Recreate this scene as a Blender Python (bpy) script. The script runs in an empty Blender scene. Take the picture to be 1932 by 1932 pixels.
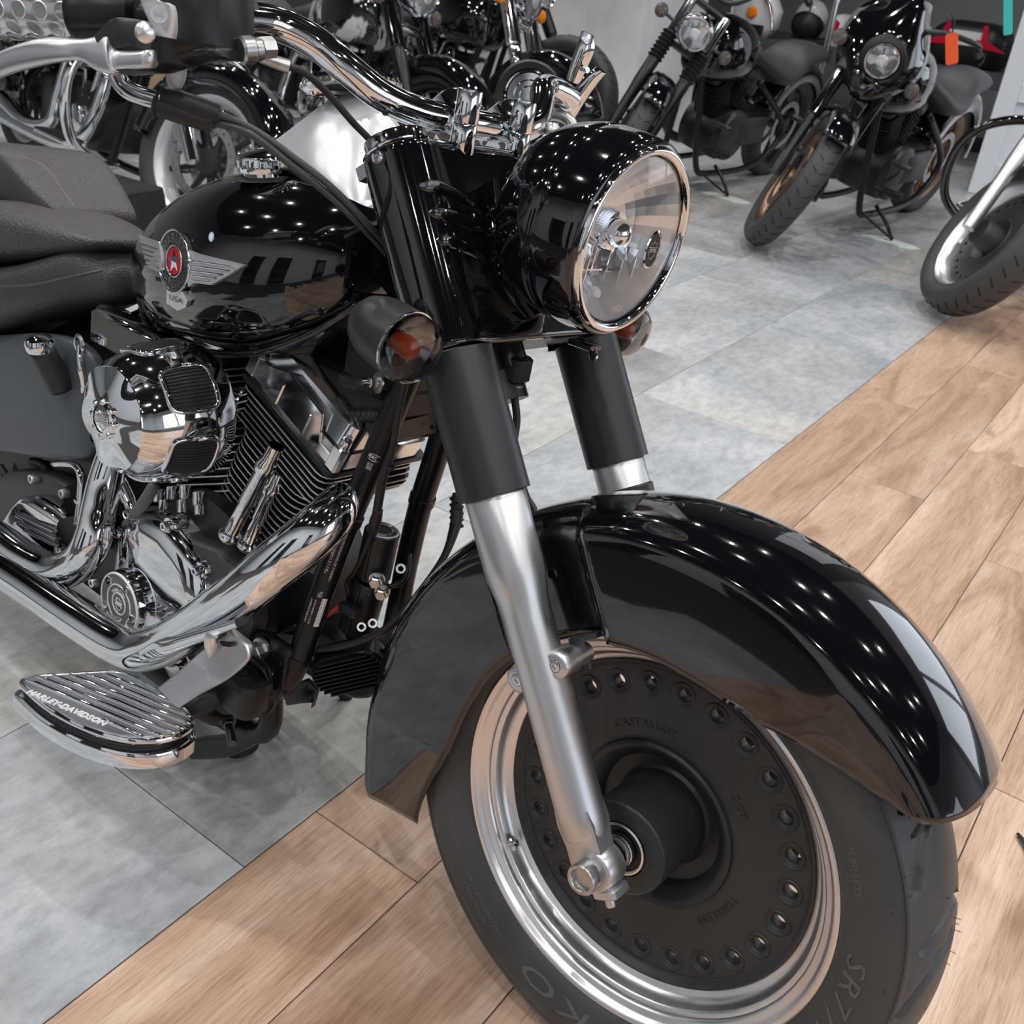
import bpy, math, random
from math import sin, cos, pi, radians
from mathutils import Vector, Matrix, noise
random.seed(7)
scn = bpy.context.scene
col = scn.collection

# ---------------------------------------------------------------- camera, light, exposure
V = Vector
# world: z up, origin on the floor under the front axle of the big motorcycle
RW = Matrix(((0.7614081, 0.6411946, 0.0955360), (0.3822265, -0.3250010, -0.8650302), (-0.5236034, 0.6951574, -0.4925400)))
CAM = V((0.344, -0.792, 1.168))
cd = bpy.data.cameras.new('camera'); cam = bpy.data.objects.new('camera', cd); col.objects.link(cam)
rot = Matrix((RW[0], -RW[1], -RW[2])).transposed()
cam.matrix_world = Matrix.Translation(CAM) @ rot.to_4x4()
cd.sensor_width = 36; cd.lens = 36 * 1911.4577 / 1932; cd.clip_start = 0.05; cd.clip_end = 60
cd.dof.use_dof = True; cd.dof.focus_distance = 1.15; cd.dof.aperture_fstop = 13
scn.camera = cam
scn.view_settings.view_transform = 'Standard'; scn.view_settings.look = 'None'
scn.view_settings.gamma = 1; scn.view_settings.use_curve_mapping = False
scn.view_settings.exposure = 0.5
w = bpy.data.worlds.new('daylight'); scn.world = w; w.use_nodes = True
w.node_tree.nodes['Background'].inputs[0].default_value = (0.82, 0.9, 1.0, 1)
w.node_tree.nodes['Background'].inputs[1].default_value = 1.4
try:
    scn.cycles.use_denoising = True
    scn.cycles.max_bounces = 10; scn.cycles.transparent_max_bounces = 12
    scn.cycles.sample_clamp_indirect = 6
except Exception: pass

# the leaning motorcycle: its own frame has x forward, y left, z up along the bike, origin on the front axle
BM = Matrix(((0.99996333, 0.00136624, -0.00845380), (0.0, 0.98719103, 0.15954272), (0.00856349, -0.15953687, 0.98715483)))
HUB = V((0, 0, 0.316))
RB = RW @ BM
CB = BM.transposed() @ (CAM - HUB)
def at(px, py, y):
    'point of the motorcycle frame seen at a pixel of the 1932 frame, at lateral distance y'
    d = RB.transposed() @ V(((px - 966) / 1911.4577, (py - 966) / 1911.4577, 1))
    return CB + d * ((y - CB.y) / d.y)
def gat(px, py, z=0.0):
    'point of the room seen at a pixel, at height z'
    d = RW.transposed() @ V(((px - 966) / 1911.4577, (py - 966) / 1911.4577, 1))
    return CAM + d * ((z - CAM.z) / d.z)
def atr(px, py, y):
    'point of the room seen at a pixel, on the vertical plane y'
    d = RW.transposed() @ V(((px - 966) / 1911.4577, (py - 966) / 1911.4577, 1))
    return CAM + d * ((y - CAM.y) / d.y)

# ---------------------------------------------------------------- materials
MATS = {}
def M(name, base=(0.5, 0.5, 0.5), rough=0.5, metal=0.0, coat=0.0, bump=None, var=None, spec=0.5, trans=0.0, emit=None, aniso=0.0, ior=1.45):
    if name in MATS: return MATS[name]
    m = bpy.data.materials.new(name); m.use_nodes = True; nt = m.node_tree; b = nt.nodes['Principled BSDF']
    I = b.inputs
    I['Base Color'].default_value = (*base, 1); I['Roughness'].default_value = rough; I['Metallic'].default_value = metal
    I['Coat Weight'].default_value = coat; I['Coat Roughness'].default_value = 0.02; I['Specular IOR Level'].default_value = spec
    I['Transmission Weight'].default_value = trans; I['IOR'].default_value = ior; I['Anisotropic'].default_value = aniso
    if emit: I['Emission Color'].default_value = (*emit[0], 1); I['Emission Strength'].default_value = emit[1]
    tc = nt.nodes.new('ShaderNodeTexCoord')
    if bump:
        kind, scale, strength, dist = bump
        t = nt.nodes.new('ShaderNodeTexVoronoi' if kind == 'vor' else 'ShaderNodeTexNoise'); t.inputs['Scale'].default_value = scale
        if kind != 'vor': t.inputs['Detail'].default_value = 6
        nt.links.new(tc.outputs['Object'], t.inputs['Vector'])
        bp = nt.nodes.new('ShaderNodeBump'); bp.inputs['Strength'].default_value = strength; bp.inputs['Distance'].default_value = dist
        nt.links.new(t.outputs[0], bp.inputs['Height']); nt.links.new(bp.outputs[0], I['Normal'])
    if var:
        c2, scale, stretch, lo, hi = var
        mp = nt.nodes.new('ShaderNodeMapping'); mp.inputs['Scale'].default_value = stretch
        t = nt.nodes.new('ShaderNodeTexNoise'); t.inputs['Scale'].default_value = scale; t.inputs['Detail'].default_value = 5
        r = nt.nodes.new('ShaderNodeValToRGB'); e = r.color_ramp.elements
        e[0].position = lo; e[1].position = hi; e[0].color = (*base, 1); e[1].color = (*c2, 1)
        nt.links.new(tc.outputs['Object'], mp.inputs[0]); nt.links.new(mp.outputs[0], t.inputs['Vector'])
        nt.links.new(t.outputs[0], r.inputs[0]); nt.links.new(r.outputs[0], I['Base Color'])
    MATS[name] = m; return m
paint = M('black_paint', (0.0035, 0.0035, 0.005), 0.06, coat=1.0, spec=0.6)
denim = M('satin_black', (0.022, 0.024, 0.028), 0.36, bump=('noise', 900, 0.05, 0.001))
castb = M('cast_black', (0.034, 0.035, 0.038), 0.4, bump=('noise', 1400, 0.25, 0.0006))
powder = M('powder_black', (0.007, 0.007, 0.008), 0.33)
rubber = M('tire_rubber', (0.045, 0.048, 0.053), 0.42, bump=('noise', 500, 0.12, 0.001), var=((0.066, 0.068, 0.072), 9, (1, 1, 1), 0.35, 0.8))
rubber2 = M('black_rubber', (0.014, 0.014, 0.015), 0.5)
chrome = M('chrome', (0.86, 0.88, 0.9), 0.045, 1.0)
chrome_soft = M('worn_chrome', (0.7, 0.71, 0.73), 0.13, 1.0)
alu = M('brushed_aluminium', (0.66, 0.67, 0.69), 0.36, 1.0, bump=('noise', 700, 0.06, 0.0005), aniso=0.5)
alu2 = M('polished_aluminium', (0.84, 0.84, 0.85), 0.3, 1.0, bump=('noise', 300, 0.03, 0.0005))
satin = M('satin_silver', (0.80, 0.83, 0.87), 0.3, 0.55)
steel = M('zinc_steel', (0.55, 0.56, 0.57), 0.3, 1.0, var=((0.42, 0.41, 0.38), 60, (1, 1, 1), 0.4, 0.7))
dark = M('dark_void', (0.004, 0.004, 0.004), 0.7)
leather = M('black_leather', (0.05, 0.053, 0.058), 0.36, bump=('vor', 420, 0.6, 0.0012))
leather2 = M('grained_leather', (0.065, 0.062, 0.062), 0.36, bump=('vor', 300, 0.8, 0.0016))
glass = M('clear_glass', (1, 1, 1), 0.0, trans=1.0, ior=1.3)
red = M('red_enamel', (0.5, 0.01, 0.02), 0.2, coat=0.6)
amber = M('amber_plastic', (0.95, 0.25, 0.01), 0.25)
white_ink = M('white_print', (0.75, 0.76, 0.78), 0.5)
grey_ink = M('grey_print', (0.3, 0.31, 0.32), 0.5)

# ---------------------------------------------------------------- mesh helpers
def perp(a):
    a = a.normalized(); r = V((0, 0, 1)) if abs(a.z) < 0.9 else V((1, 0, 0))
    u = a.cross(r).normalized(); return u, a.cross(u).normalized()
def spline(pts, n=6):
    'Catmull-Rom through points (Vectors or floats)'
    if len(pts) < 3 or n < 2: return list(pts)
    out = []
    for i in range(len(pts) - 1):
        p0 = pts[max(i - 1, 0)]; p1 = pts[i]; p2 = pts[i + 1]; p3 = pts[min(i + 2, len(pts) - 1)]
        for k in range(n):
            t = k / n
            out.append(0.5 * (2 * p1 + (p2 - p0) * t + (2 * p0 - 5 * p1 + 4 * p2 - p3) * t * t + (3 * p1 - p0 - 3 * p2 + p3) * t * t * t))
    out.append(pts[-1]); return out
class G:
    def __init__(s): s.v = []; s.f = []
    def add(s, v, f):
        n = len(s.v); s.v += [tuple(x) for x in v]; s.f += [tuple(i + n for i in q) for q in f]; return s
    def rings(s, R, close=True, caps=(True, True), loop=False):
        n = len(R[0]); v = [p for r in R for p in r]; f = []
        m = len(R) if loop else len(R) - 1
        for i in range(m):
            j = (i + 1) % len(R)
            for k in range(n if close else n - 1):
                l = (k + 1) % n; f.append((i * n + k, i * n + l, j * n + l, j * n + k))
        if not loop:
            if caps[0]: f.append(tuple(range(n - 1, -1, -1)))
            if caps[1]: f.append(tuple(range((len(R) - 1) * n, len(R) * n)))
        return s.add(v, f)
    def lathe(s, prof, o=(0, 0, 0), ax=(0, -1, 0), seg=48, a0=0.0, a1=2 * pi, caps=(False, False), ref=None):
        'prof: list of (radius, height along ax)'
        o = V(o); ax = V(ax).normalized(); u, w_ = perp(ax)
        if ref is not None: u = (V(ref) - ax * V(ref).dot(ax)).normalized(); w_ = ax.cross(u)
        full = abs(a1 - a0 - 2 * pi) < 1e-6; n = seg if full else seg + 1
        R = [[o + ax * h + (u * cos(a0 + (a1 - a0) * k / seg) + w_ * sin(a0 + (a1 - a0) * k / seg)) * max(r, 1e-5) for k in range(n)] for r, h in prof]
        return s.rings(R, close=full, caps=caps)
    def disc(s, r, o, ax, h=0.0, seg=24): return s.lathe([(0.0, h), (r, h)], o, ax, seg)
    def cyl(s, a, b, r, r2=None, seg=20, bev=0.0):
        a = V(a); b = V(b); L = (b - a).length; r2 = r if r2 is None else r2
        if bev: p = [(r - bev, 0), (r, bev), (r2, L - bev), (r2 - bev, L)]
        else: p = [(r, 0), (r2, L)]
        return s.lathe(p, a, b - a, seg, caps=(True, True))
    def tube(s, pts, r, seg=14, n=6, caps=True):
        pts = [V(p) for p in pts]; P = spline(pts, n)
        if isinstance(r, (list, tuple)): rr = spline(list(r), n)
        else: rr = [r] * len(P)
        u = None; R = []
        for i, p in enumerate(P):
            t = (P[min(i + 1, len(P) - 1)] - P[max(i - 1, 0)]).normalized()
            if u is None: u, _ = perp(t)
            u = (u - t * u.dot(t)).normalized(); w_ = t.cross(u)
            R.append([p + (u * cos(2 * pi * k / seg) + w_ * sin(2 * pi * k / seg)) * rr[i] for k in range(seg)])
        return s.rings(R, caps=(caps, caps))
    def box(s, c, size, axes=None, bev=0.0):
        c = V(c); A = axes or (V((1, 0, 0)), V((0, 1, 0)), V((0, 0, 1))); h = [x / 2 for x in size]
        if not bev:
            v = [c + A[0] * (h[0] * i) + A[1] * (h[1] * j) + A[2] * (h[2] * k) for i in (-1, 1) for j in (-1, 1) for k in (-1, 1)]
            return s.add(v, [(0, 1, 3, 2), (4, 6, 7, 5), (0, 4, 5, 1), (2, 3, 7, 6), (0, 2, 6, 4), (1, 5, 7, 3)])
        def ring(z, ins):
            a = h[0] - ins; b = h[1] - ins; e = bev
            q = [(a - e, -b), (a, -b + e), (a, b - e), (a - e, b), (-a + e, b), (-a, b - e), (-a, -b + e), (-a + e, -b)]
            return [c + A[0] * x + A[1] * y + A[2] * z for x, y in q]
        return s.rings([ring(-h[2], bev * .7), ring(-h[2] + bev * .7, 0), ring(h[2] - bev * .7, 0), ring(h[2], bev * .7)])
    def prism(s, poly, o, u, v, w_, t, bev=0.0):
        'poly in (u,v) plane at o, thickness t along w_; optional bevelled rim'
        o = V(o); u = V(u).normalized(); v = V(v).normalized(); w_ = V(w_).normalized()
        cx = sum(p[0] for p in poly) / len(poly); cy = sum(p[1] for p in poly) / len(poly)
        def ring(z, k): return [o + u * (cx + (a - cx) * k) + v * (cy + (b - cy) * k) + w_ * z for a, b in poly]
        if bev:
            sz = max(max(abs(a - cx) for a, b in poly), max(abs(b - cy) for a, b in poly)); k = 1 - bev / sz
            return s.rings([ring(0, k), ring(bev, 1), ring(t - bev, 1), ring(t, k)])
        return s.rings([ring(0, 1), ring(t, 1)])
    def ball(s, c, r, sc=(1, 1, 1), seg=16, ax=(0, 0, 1)):
        n = seg // 2; prof = [(r * sin(pi * i / n), -r * cos(pi * i / n)) for i in range(n + 1)]
        k = len(s.v); s.lathe(prof, (0, 0, 0), ax, seg); c = V(c)
        for i in range(k, len(s.v)): p = s.v[i]; s.v[i] = (c.x + p[0] * sc[0], c.y + p[1] * sc[1], c.z + p[2] * sc[2])
        return s
    def hexbolt(s, c, ax, r, h):
        ax = V(ax).normalized(); s.lathe([(r * 1.25, 0), (r * 1.25, h * .25)], c, ax, 16, caps=(True, True))
        s.lathe([(r, h * .25), (r, h * .9), (r * .85, h)], c, ax, 6, caps=(False, True)); return s
    def capbolt(s, c, ax, r, h):
        s.lathe([(r, 0), (r, h * .85), (r * .9, h), (r * .5, h), (r * .5, h * .4), (0, h * .4)], c, ax, 14); return s
    def fix(s, fn): s.v = [tuple(fn(V(p))) for p in s.v]; return s
OFF = V((0, 0, 0))
def obj(name, g, mat, parent=None, smooth=40, subd=0, label=None, kind=None, loc=None):
    me = bpy.data.meshes.new(name)
    me.from_pydata([tuple(p) for p in g.v], [], g.f); me.update()
    o = bpy.data.objects.new(name, me); col.objects.link(o); me.materials.append(mat)
    if smooth:
        me.shade_smooth()
        if smooth < 180: me.set_sharp_from_angle(angle=radians(smooth))
    if parent: o.parent = parent
    if parent is not None and 'base' in parent: o.location = -V(parent['base'])
    if loc is not None: o.location = loc
    if subd:
        md = o.modifiers.new('smooth', 'SUBSURF'); md.levels = subd; md.render_levels = subd
    if label: o['label'] = label
    if kind: o['kind'] = kind
    return o
def recalc(o):
    import bmesh
    bm = bmesh.new(); bm.from_mesh(o.data); bmesh.ops.recalc_face_normals(bm, faces=bm.faces); bm.to_mesh(o.data); bm.free(); return o
def tag(o, label, cat, group=None, kind=None):
    o['label'] = label; o['category'] = cat
    if group: o['group'] = group
    if kind: o['kind'] = kind
    return o
def empty(name, loc=(0, 0, 0)):
    o = bpy.data.objects.new(name, None); col.objects.link(o); o.location = loc; o.empty_display_size = 0.1; return o
_tc = {}
def curve_geo(key, build):
    if key in _tc: return _tc[key]
    cu = build(); o = bpy.data.objects.new('tmp', cu); col.objects.link(o)
    dg = bpy.context.evaluated_depsgraph_get(); me = o.evaluated_get(dg).to_mesh()
    r = ([tuple(v.co) for v in me.vertices], [tuple(p.vertices) for p in me.polygons])
    o.evaluated_get(dg).to_mesh_clear(); bpy.data.objects.remove(o); bpy.data.curves.remove(cu); _tc[key] = r; return r
def text_geo(s, size=1.0, ext=0.02, shear=0.0, bev=0.0, space=1.0, fat=0.0):
    def build():
        cu = bpy.data.curves.new('t', 'FONT'); cu.body = s; cu.size = size; cu.extrude = ext; cu.shear = shear; cu.resolution_u = 2
        cu.align_x = 'CENTER'; cu.align_y = 'CENTER'; cu.bevel_depth = bev; cu.space_character = space; cu.offset = fat; return cu
    return curve_geo((s, size, ext, shear, bev, space, fat), build)
def text_flat(g, s, size, o, u, v, ext=0.0005, **k):
    vv, ff = text_geo(s, size, ext, **k); o = V(o); u = V(u).normalized(); v = V(v); v = (v - u * v.dot(u)).normalized(); n = u.cross(v)
    return g.add([o + u * p[0] + v * p[1] + n * p[2] for p in vv], ff)
def text_arc(g, s, size, o, ax, u, R, a, ext=0.0005, inward=False, n_off=0.0, prof=None, sx=1.0, **k):
    'text along a circle round axis ax; a = angle of its middle measured from u; inward: tops point to the centre; prof(r)->height'
    vv, ff = text_geo(s, size, ext, **k); o = V(o); ax = V(ax).normalized(); u = V(u); u = (u - ax * u.dot(ax)).normalized(); w_ = ax.cross(u)
    out = []
    for p in vv:
        if inward: r = R - p[1]; t = a + p[0] * sx / R
        else: r = R + p[1]; t = a - p[0] * sx / R
        h = (prof(r) if prof else 0) + n_off + p[2]
        out.append(o + ax * h + (u * cos(t) + w_ * sin(t)) * r)
    return g.add(out, ff)
def plate_geo(key, loops, ext, bev):
    'flat plate (curve fill, first loop outer, others holes) in the xy plane'
    def build():
        cu = bpy.data.curves.new('p', 'CURVE'); cu.dimensions = '2D'; cu.fill_mode = 'BOTH'; cu.extrude = ext; cu.bevel_depth = bev; cu.bevel_resolution = 1
        for L in loops:
            sp = cu.splines.new('POLY'); sp.points.add(len(L) - 1)
            for i, p in enumerate(L): sp.points[i].co = (p[0], p[1], 0, 1)
            sp.use_cyclic_u = True
        return cu
    return curve_geo(key, build)
def plate(g, key, loops, o, u, v, ext, bev=0.0):
    vv, ff = plate_geo(key, loops, ext, bev); o = V(o); u = V(u).normalized(); v = V(v); v = (v - u * v.dot(u)).normalized(); n = u.cross(v)
    return g.add([o + u * p[0] + v * p[1] + n * p[2] for p in vv], ff)
def circle2(r, n=24, c=(0, 0), a0=0.0): return [(c[0] + r * cos(a0 + 2 * pi * k / n), c[1] + r * sin(a0 + 2 * pi * k / n)) for k in range(n)]
def rrect(w_, h, r, n=4, c=(0, 0)):
    out = []
    for sx, sy, a in ((1, 1, 0), (-1, 1, pi / 2), (-1, -1, pi), (1, -1, 1.5 * pi)):
        for k in range(n + 1): out.append((c[0] + sx * (w_ / 2 - r) + r * cos(a + pi / 2 * k / n), c[1] + sy * (h / 2 - r) + r * sin(a + pi / 2 * k / n)))
    return out
X, Y, Z = V((1, 0, 0)), V((0, 1, 0)), V((0, 0, 1))
def onz(px, py, z):
    d = RB.transposed() @ V(((px - 966) / 1911.4577, (py - 966) / 1911.4577, 1)); return CB + d * ((z - CB.z) / d.z)
def onp(px, py, o, n):
    d = RB.transposed() @ V(((px - 966) / 1911.4577, (py - 966) / 1911.4577, 1)); n = V(n); return CB + d * ((V(o) - CB).dot(n) / d.dot(n))
def T3(L): return [at(*p) for p in L]
def strap(g, st, n=3, seg=16, e=2.4, caps=True):
    'body given by stations (top px, py, bottom px, py, y, half thickness along y)'
    A = spline([at(s[0], s[1], s[4]) for s in st], n); B_ = spline([at(s[2], s[3], s[4]) for s in st], n); T = spline([float(s[5]) for s in st], n)
    R = []
    for a, b, t in zip(A, B_, T):
        c = (a + b) / 2; h = (a - b) / 2; w_ = V((0, 1, 0)) * t; r = []
        for k in range(seg):
            q = 2 * pi * k / seg; cc, ss = cos(q), sin(q)
            r.append(c + h * (abs(cc) ** (2 / e) * (1 if cc > 0 else -1)) + w_ * (abs(ss) ** (2 / e) * (1 if ss > 0 else -1)))
        R.append(r)
    return g.rings(R, caps=(caps, caps))
# ================================================================ the room
FU = V((1, 0.0705, 0)).normalized(); FV = V((-0.0705, 1, 0)).normalized()
def floor_mat(name, wood):
    m = bpy.data.materials.new(name); m.use_nodes = True; nt = m.node_tree; b = nt.nodes['Principled BSDF']
    N = nt.nodes.new; L = nt.links.new
    tc = N('ShaderNodeTexCoord'); oi = N('ShaderNodeObjectInfo')
    off = N('ShaderNodeVectorMath'); off.operation = 'SCALE'; off.inputs[0].default_value = (13.1, 7.7, 3.3); L(oi.outputs['Random'], off.inputs['Scale'])
    add = N('ShaderNodeVectorMath'); add.operation = 'ADD'; L(tc.outputs['Object'], add.inputs[0]); L(off.outputs[0], add.inputs[1])
    def noise_(scale, stretch, detail=6, rough=0.55, dist=0.0):
        mp = N('ShaderNodeMapping'); mp.inputs['Scale'].default_value = stretch; L(add.outputs[0], mp.inputs[0])
        t = N('ShaderNodeTexNoise'); t.inputs['Scale'].default_value = scale; t.inputs['Detail'].default_value = detail; t.inputs['Roughness'].default_value = rough; t.inputs['Distortion'].default_value = dist
        L(mp.outputs[0], t.inputs['Vector']); return t
    def ramp(src, stops):
        r = N('ShaderNodeValToRGB'); e = r.color_ramp.elements
        while len(e) < len(stops): e.new(0.5)
        for i, (p, c) in enumerate(stops): e[i].position = p; e[i].color = (*c, 1)
        L(src, r.inputs[0]); return r
    def mix(a, b_, fac, mode='MIX'):
        x = N('ShaderNodeMix'); x.data_type = 'RGBA'; x.blend_type = mode
        if isinstance(fac, float): x.inputs[0].default_value = fac
        else: L(fac, x.inputs[0])
        L(a, x.inputs[6]); L(b_, x.inputs[7]); return x.outputs[2]
    if wood:
        a = noise_(2.6, (3.0, 0.55, 1), 5, 0.6, 1.2); g1 = noise_(26, (9, 0.5, 1), 6, 0.75, 0.5); kn = noise_(5, (1.6, 0.9, 1), 2, 0.5, 0.0)
        c1 = ramp(a.outputs[0], [(0.3, (0.40, 0.255, 0.17)), (0.46, (0.54, 0.37, 0.262)), (0.62, (0.67, 0.505, 0.39))])
        c2 = ramp(g1.outputs[0], [(0.36, (0.66, 0.55, 0.50)), (0.55, (1, 1, 1))])
        c3 = ramp(kn.outputs[0], [(0.27, (0.45, 0.32, 0.26)), (0.36, (1, 1, 1))])
        c = mix(c1.outputs[0], c2.outputs[0], 0.75, 'MULTIPLY'); c = mix(c, c3.outputs[0], 0.6, 'MULTIPLY')
        hue = N('ShaderNodeHueSaturation'); L(c, hue.inputs['Color'])
        mr = N('ShaderNodeMapRange'); mr.inputs['To Min'].default_value = 0.86; mr.inputs['To Max'].default_value = 1.12; L(oi.outputs['Random'], mr.inputs[0]); L(mr.outputs[0], hue.inputs['Value'])
        L(hue.outputs[0], b.inputs['Base Color']); b.inputs['Roughness'].default_value = 0.4
        bp = N('ShaderNodeBump'); bp.inputs['Strength'].default_value = 0.12; bp.inputs['Distance'].default_value = 0.002; L(g1.outputs[0], bp.inputs['Height']); L(bp.outputs[0], b.inputs['Normal'])
    else:
        a = noise_(2.2, (1, 0.8, 1), 7, 0.62, 0.4); g1 = noise_(30, (1.4, 0.7, 1), 6, 0.7); w2 = noise_(1.1, (1, 1, 1), 3, 0.5)
        c1 = ramp(a.outputs[0], [(0.3, (0.30, 0.325, 0.35)), (0.5, (0.46, 0.485, 0.515)), (0.68, (0.62, 0.64, 0.665))])
        c2 = ramp(g1.outputs[0], [(0.3, (0.60, 0.60, 0.61)), (0.6, (1, 1, 1))])
        c3 = ramp(w2.outputs[0], [(0.48, (1, 1, 1)), (0.66, (1.0, 0.93, 0.83))])
        c = mix(c1.outputs[0], c2.outputs[0], 0.8, 'MULTIPLY'); c = mix(c, c3.outputs[0], 0.9, 'MULTIPLY')
        L(c, b.inputs['Base Color']); b.inputs['Roughness'].default_value = 0.36
        bp = N('ShaderNodeBump'); bp.inputs['Strength'].default_value = 0.18; bp.inputs['Distance'].default_value = 0.002; L(g1.outputs[0], bp.inputs['Height']); L(bp.outputs[0], b.inputs['Normal'])
    return m
wood_m = floor_mat('oak_vinyl', True); stone_m = floor_mat('grey_stone_vinyl', False)
joint_m = M('floor_joint', (0.05, 0.045, 0.04), 0.8)
slab = G(); slab.box((0, 4, -0.053), (26, 26, 0.1)); floor = obj('floor', slab, joint_m, smooth=0); floor['kind'] = 'structure'
def board_mesh(name, w_, l, mat):
    g = G(); e = 0.0012; gap = 0.0009; a = w_ / 2 - gap; b = l / 2 - gap
    g.rings([[V((-a, -b, -0.003)), V((a, -b, -0.003)), V((a, b, -0.003)), V((-a, b, -0.003))], [V((-a, -b, -0.0008)), V((a, -b, -0.0008)), V((a, b, -0.0008)), V((-a, b, -0.0008))],
             [V((-a + e, -b + e, 0)), V((a - e, -b + e, 0)), V((a - e, b - e, 0)), V((-a + e, b - e, 0))]], caps=(False, True))
    me = bpy.data.meshes.new(name); me.from_pydata([tuple(p) for p in g.v], [], g.f); me.materials.append(mat); return me
ang = math.atan(-0.0705 * -1)
pw, pl = 0.201, 1.2
pm = board_mesh('plank', pw, pl, wood_m)
vo = {0: -0.032, 1: 0.55, 2: 0.98, 3: 0.35, 4: 0.75, 5: 0.15, 6: 0.6, 7: 0.9}
for i in range(0, 17):
    s = vo[i % 8] if i < 8 else (vo[i % 8] + 0.27)
    for j in range(-2, 6):
        o = bpy.data.objects.new('plank', pm); col.objects.link(o); o.parent = floor
        o.location = FU * (-0.510 + pw * (i + 0.5)) + FV * (s + pl * (j - 0.5)); o.rotation_euler = (0, 0, ang)
tw, tl = 0.4755, 0.98
tm = board_mesh('tile', tw, tl, stone_m)
for i in range(0, 18):
    s = -0.17 if i == 0 else -0.17 + (i * 0.37) % 0.98
    for j in range(-1 if i < 6 else 0, 9):
        o = bpy.data.objects.new('tile', tm); col.objects.link(o); o.parent = floor
        o.location = FU * (-0.5105 - tw * (i + 0.5)) + FV * (s + tl * (j - 0.5)); o.rotation_euler = (0, 0, ang)

plaster = M('white_plaster', (0.74, 0.78, 0.83), 0.7, bump=('noise', 12, 0.1, 0.01))
concrete = M('bare_concrete', (0.58, 0.595, 0.62), 0.75, bump=('noise', 30, 0.3, 0.004), var=((0.82, 0.84, 0.87), 2.4, (1, 1, 0.7), 0.38, 0.66))
dark_wall = M('grey_wall', (0.24, 0.25, 0.265), 0.6)
ceil_m = M('black_ceiling', (0.006, 0.006, 0.007), 0.8)
def struct(name, g, m, smooth=0): o = obj(name, g, m, smooth=smooth); o['kind'] = 'structure'; return o
g = G(); g.box((0, 2.5, 4.35), (20, 20, 0.1)); struct('ceiling', g, ceil_m)
g = G(); g.box((-9.0, 2.5, 2.15), (0.2, 20, 4.3)); struct('wall_left', g, dark_wall)
g = G(); g.box((-5, 9.4, 2.15), (10, 0.2, 4.3)); struct('wall_back', g, dark_wall)
g = G()
for x0, x1, z0, z1 in ((0, .8, 0, 4.3), (.8, 6.4, 0, .15), (.8, 6.4, 3.0, 4.3), (3.5, 3.7, .15, 3.0), (6.4, 7.1, 0, 4.3)): g.box(((x0 + x1) / 2, 9.4, (z0 + z1) / 2), (x1 - x0, .2, z1 - z0))
struct('wall_back_window_side', g, plaster)
# the wall behind the photographer, white, with a tall glazed doorway left open to daylight
g = G()
for x0, x1, z0, z1 in ((-9, 7.5, 0, 4.3),):
    g.box(((x0 + x1) / 2, -4.6, (z0 + z1) / 2), (x1 - x0, 0.2, z1 - z0))
struct('wall_front', g, plaster)
g = G()
for y0, y1, z0, z1 in ((-4.6, -2.2, 0, 4.3), (-2.2, 3.0, 0, 0.25), (-2.2, 3.0, 3.3, 4.3), (3.0, 9.4, 0, 4.3), (0.2, 0.4, 0.25, 3.3)):
    g.box((7.0, (y0 + y1) / 2, (z0 + z1) / 2), (0.2, y1 - y0, z1 - z0))
struct('wall_right', g, plaster)
for n_, (x, w_, h_) in enumerate(((-2.6, 1.0, 2.2), (-.9, 1.2, 2.3), (2.6, 1.4, 2.3))):
    g = G()
    for a, b, c, d in ((-w_ / 2, -w_ / 2 + .08, 0, h_), (w_ / 2 - .08, w_ / 2, 0, h_), (-w_ / 2, w_ / 2, h_ - .08, h_)): g.box((x + (a + b) / 2, -4.46, (c + d) / 2), (b - a, .08, d - c))
    fr_ = struct('door_%d' % (n_ + 1), g, M('white_frame', (.8, .82, .85), .4)); g = G(); g.box((x, -4.48, h_ / 2), (w_ - .16, .03, h_ - .08)); obj('door_pane', g, M('dark_pane', (.02, .022, .026), .08, coat=1), fr_, smooth=0)
# ceiling lamps: black spot heads on tracks
spot_e = M('lamp_glow', (1, 1, 1), 0.5, emit=((1.0, 0.975, 0.95), 880.0))
line_e = M('tube_glow', (1, 1, 1), 0.5, emit=((0.95, 0.97, 1.0), 40.0))
hd = G(); hd.lathe([(0.0, 0.0), (0.045, 0.0), (0.05, -0.02), (0.05, -0.14), (0.045, -0.15), (0.042, -0.135)], (0, 0, 0), Z, 16)
gl = G(); gl.lathe([(0.0, -0.136), (0.042, -0.136)], (0, 0, 0), Z, 16)
hme = gme = None
k = 0
for ix in range(-3, 3):
    for iy in range(-2, 4):
        x = ix * 1.9 + 0.5 + 0.45 * sin(iy * 2.1); y = iy * 1.7 + 0.4 + 0.35 * cos(ix * 1.7 + iy)
        r = empty('ceiling_spotlight', (x, y, 4.2)); tag(r, 'round black ceiling spotlight shining down on the showroom floor', 'spotlight', 'spotlights on the black ceiling')
        if hme is None:
            h = obj('lamp_housing', hd, powder, r); e = obj('lamp_face', gl, spot_e, r); hme, gme = h.data, e.data
        else:
            for nm, me in (('lamp_housing', hme), ('lamp_face', gme)):
                o = bpy.data.objects.new(nm, me); col.objects.link(o); o.parent = r
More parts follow.
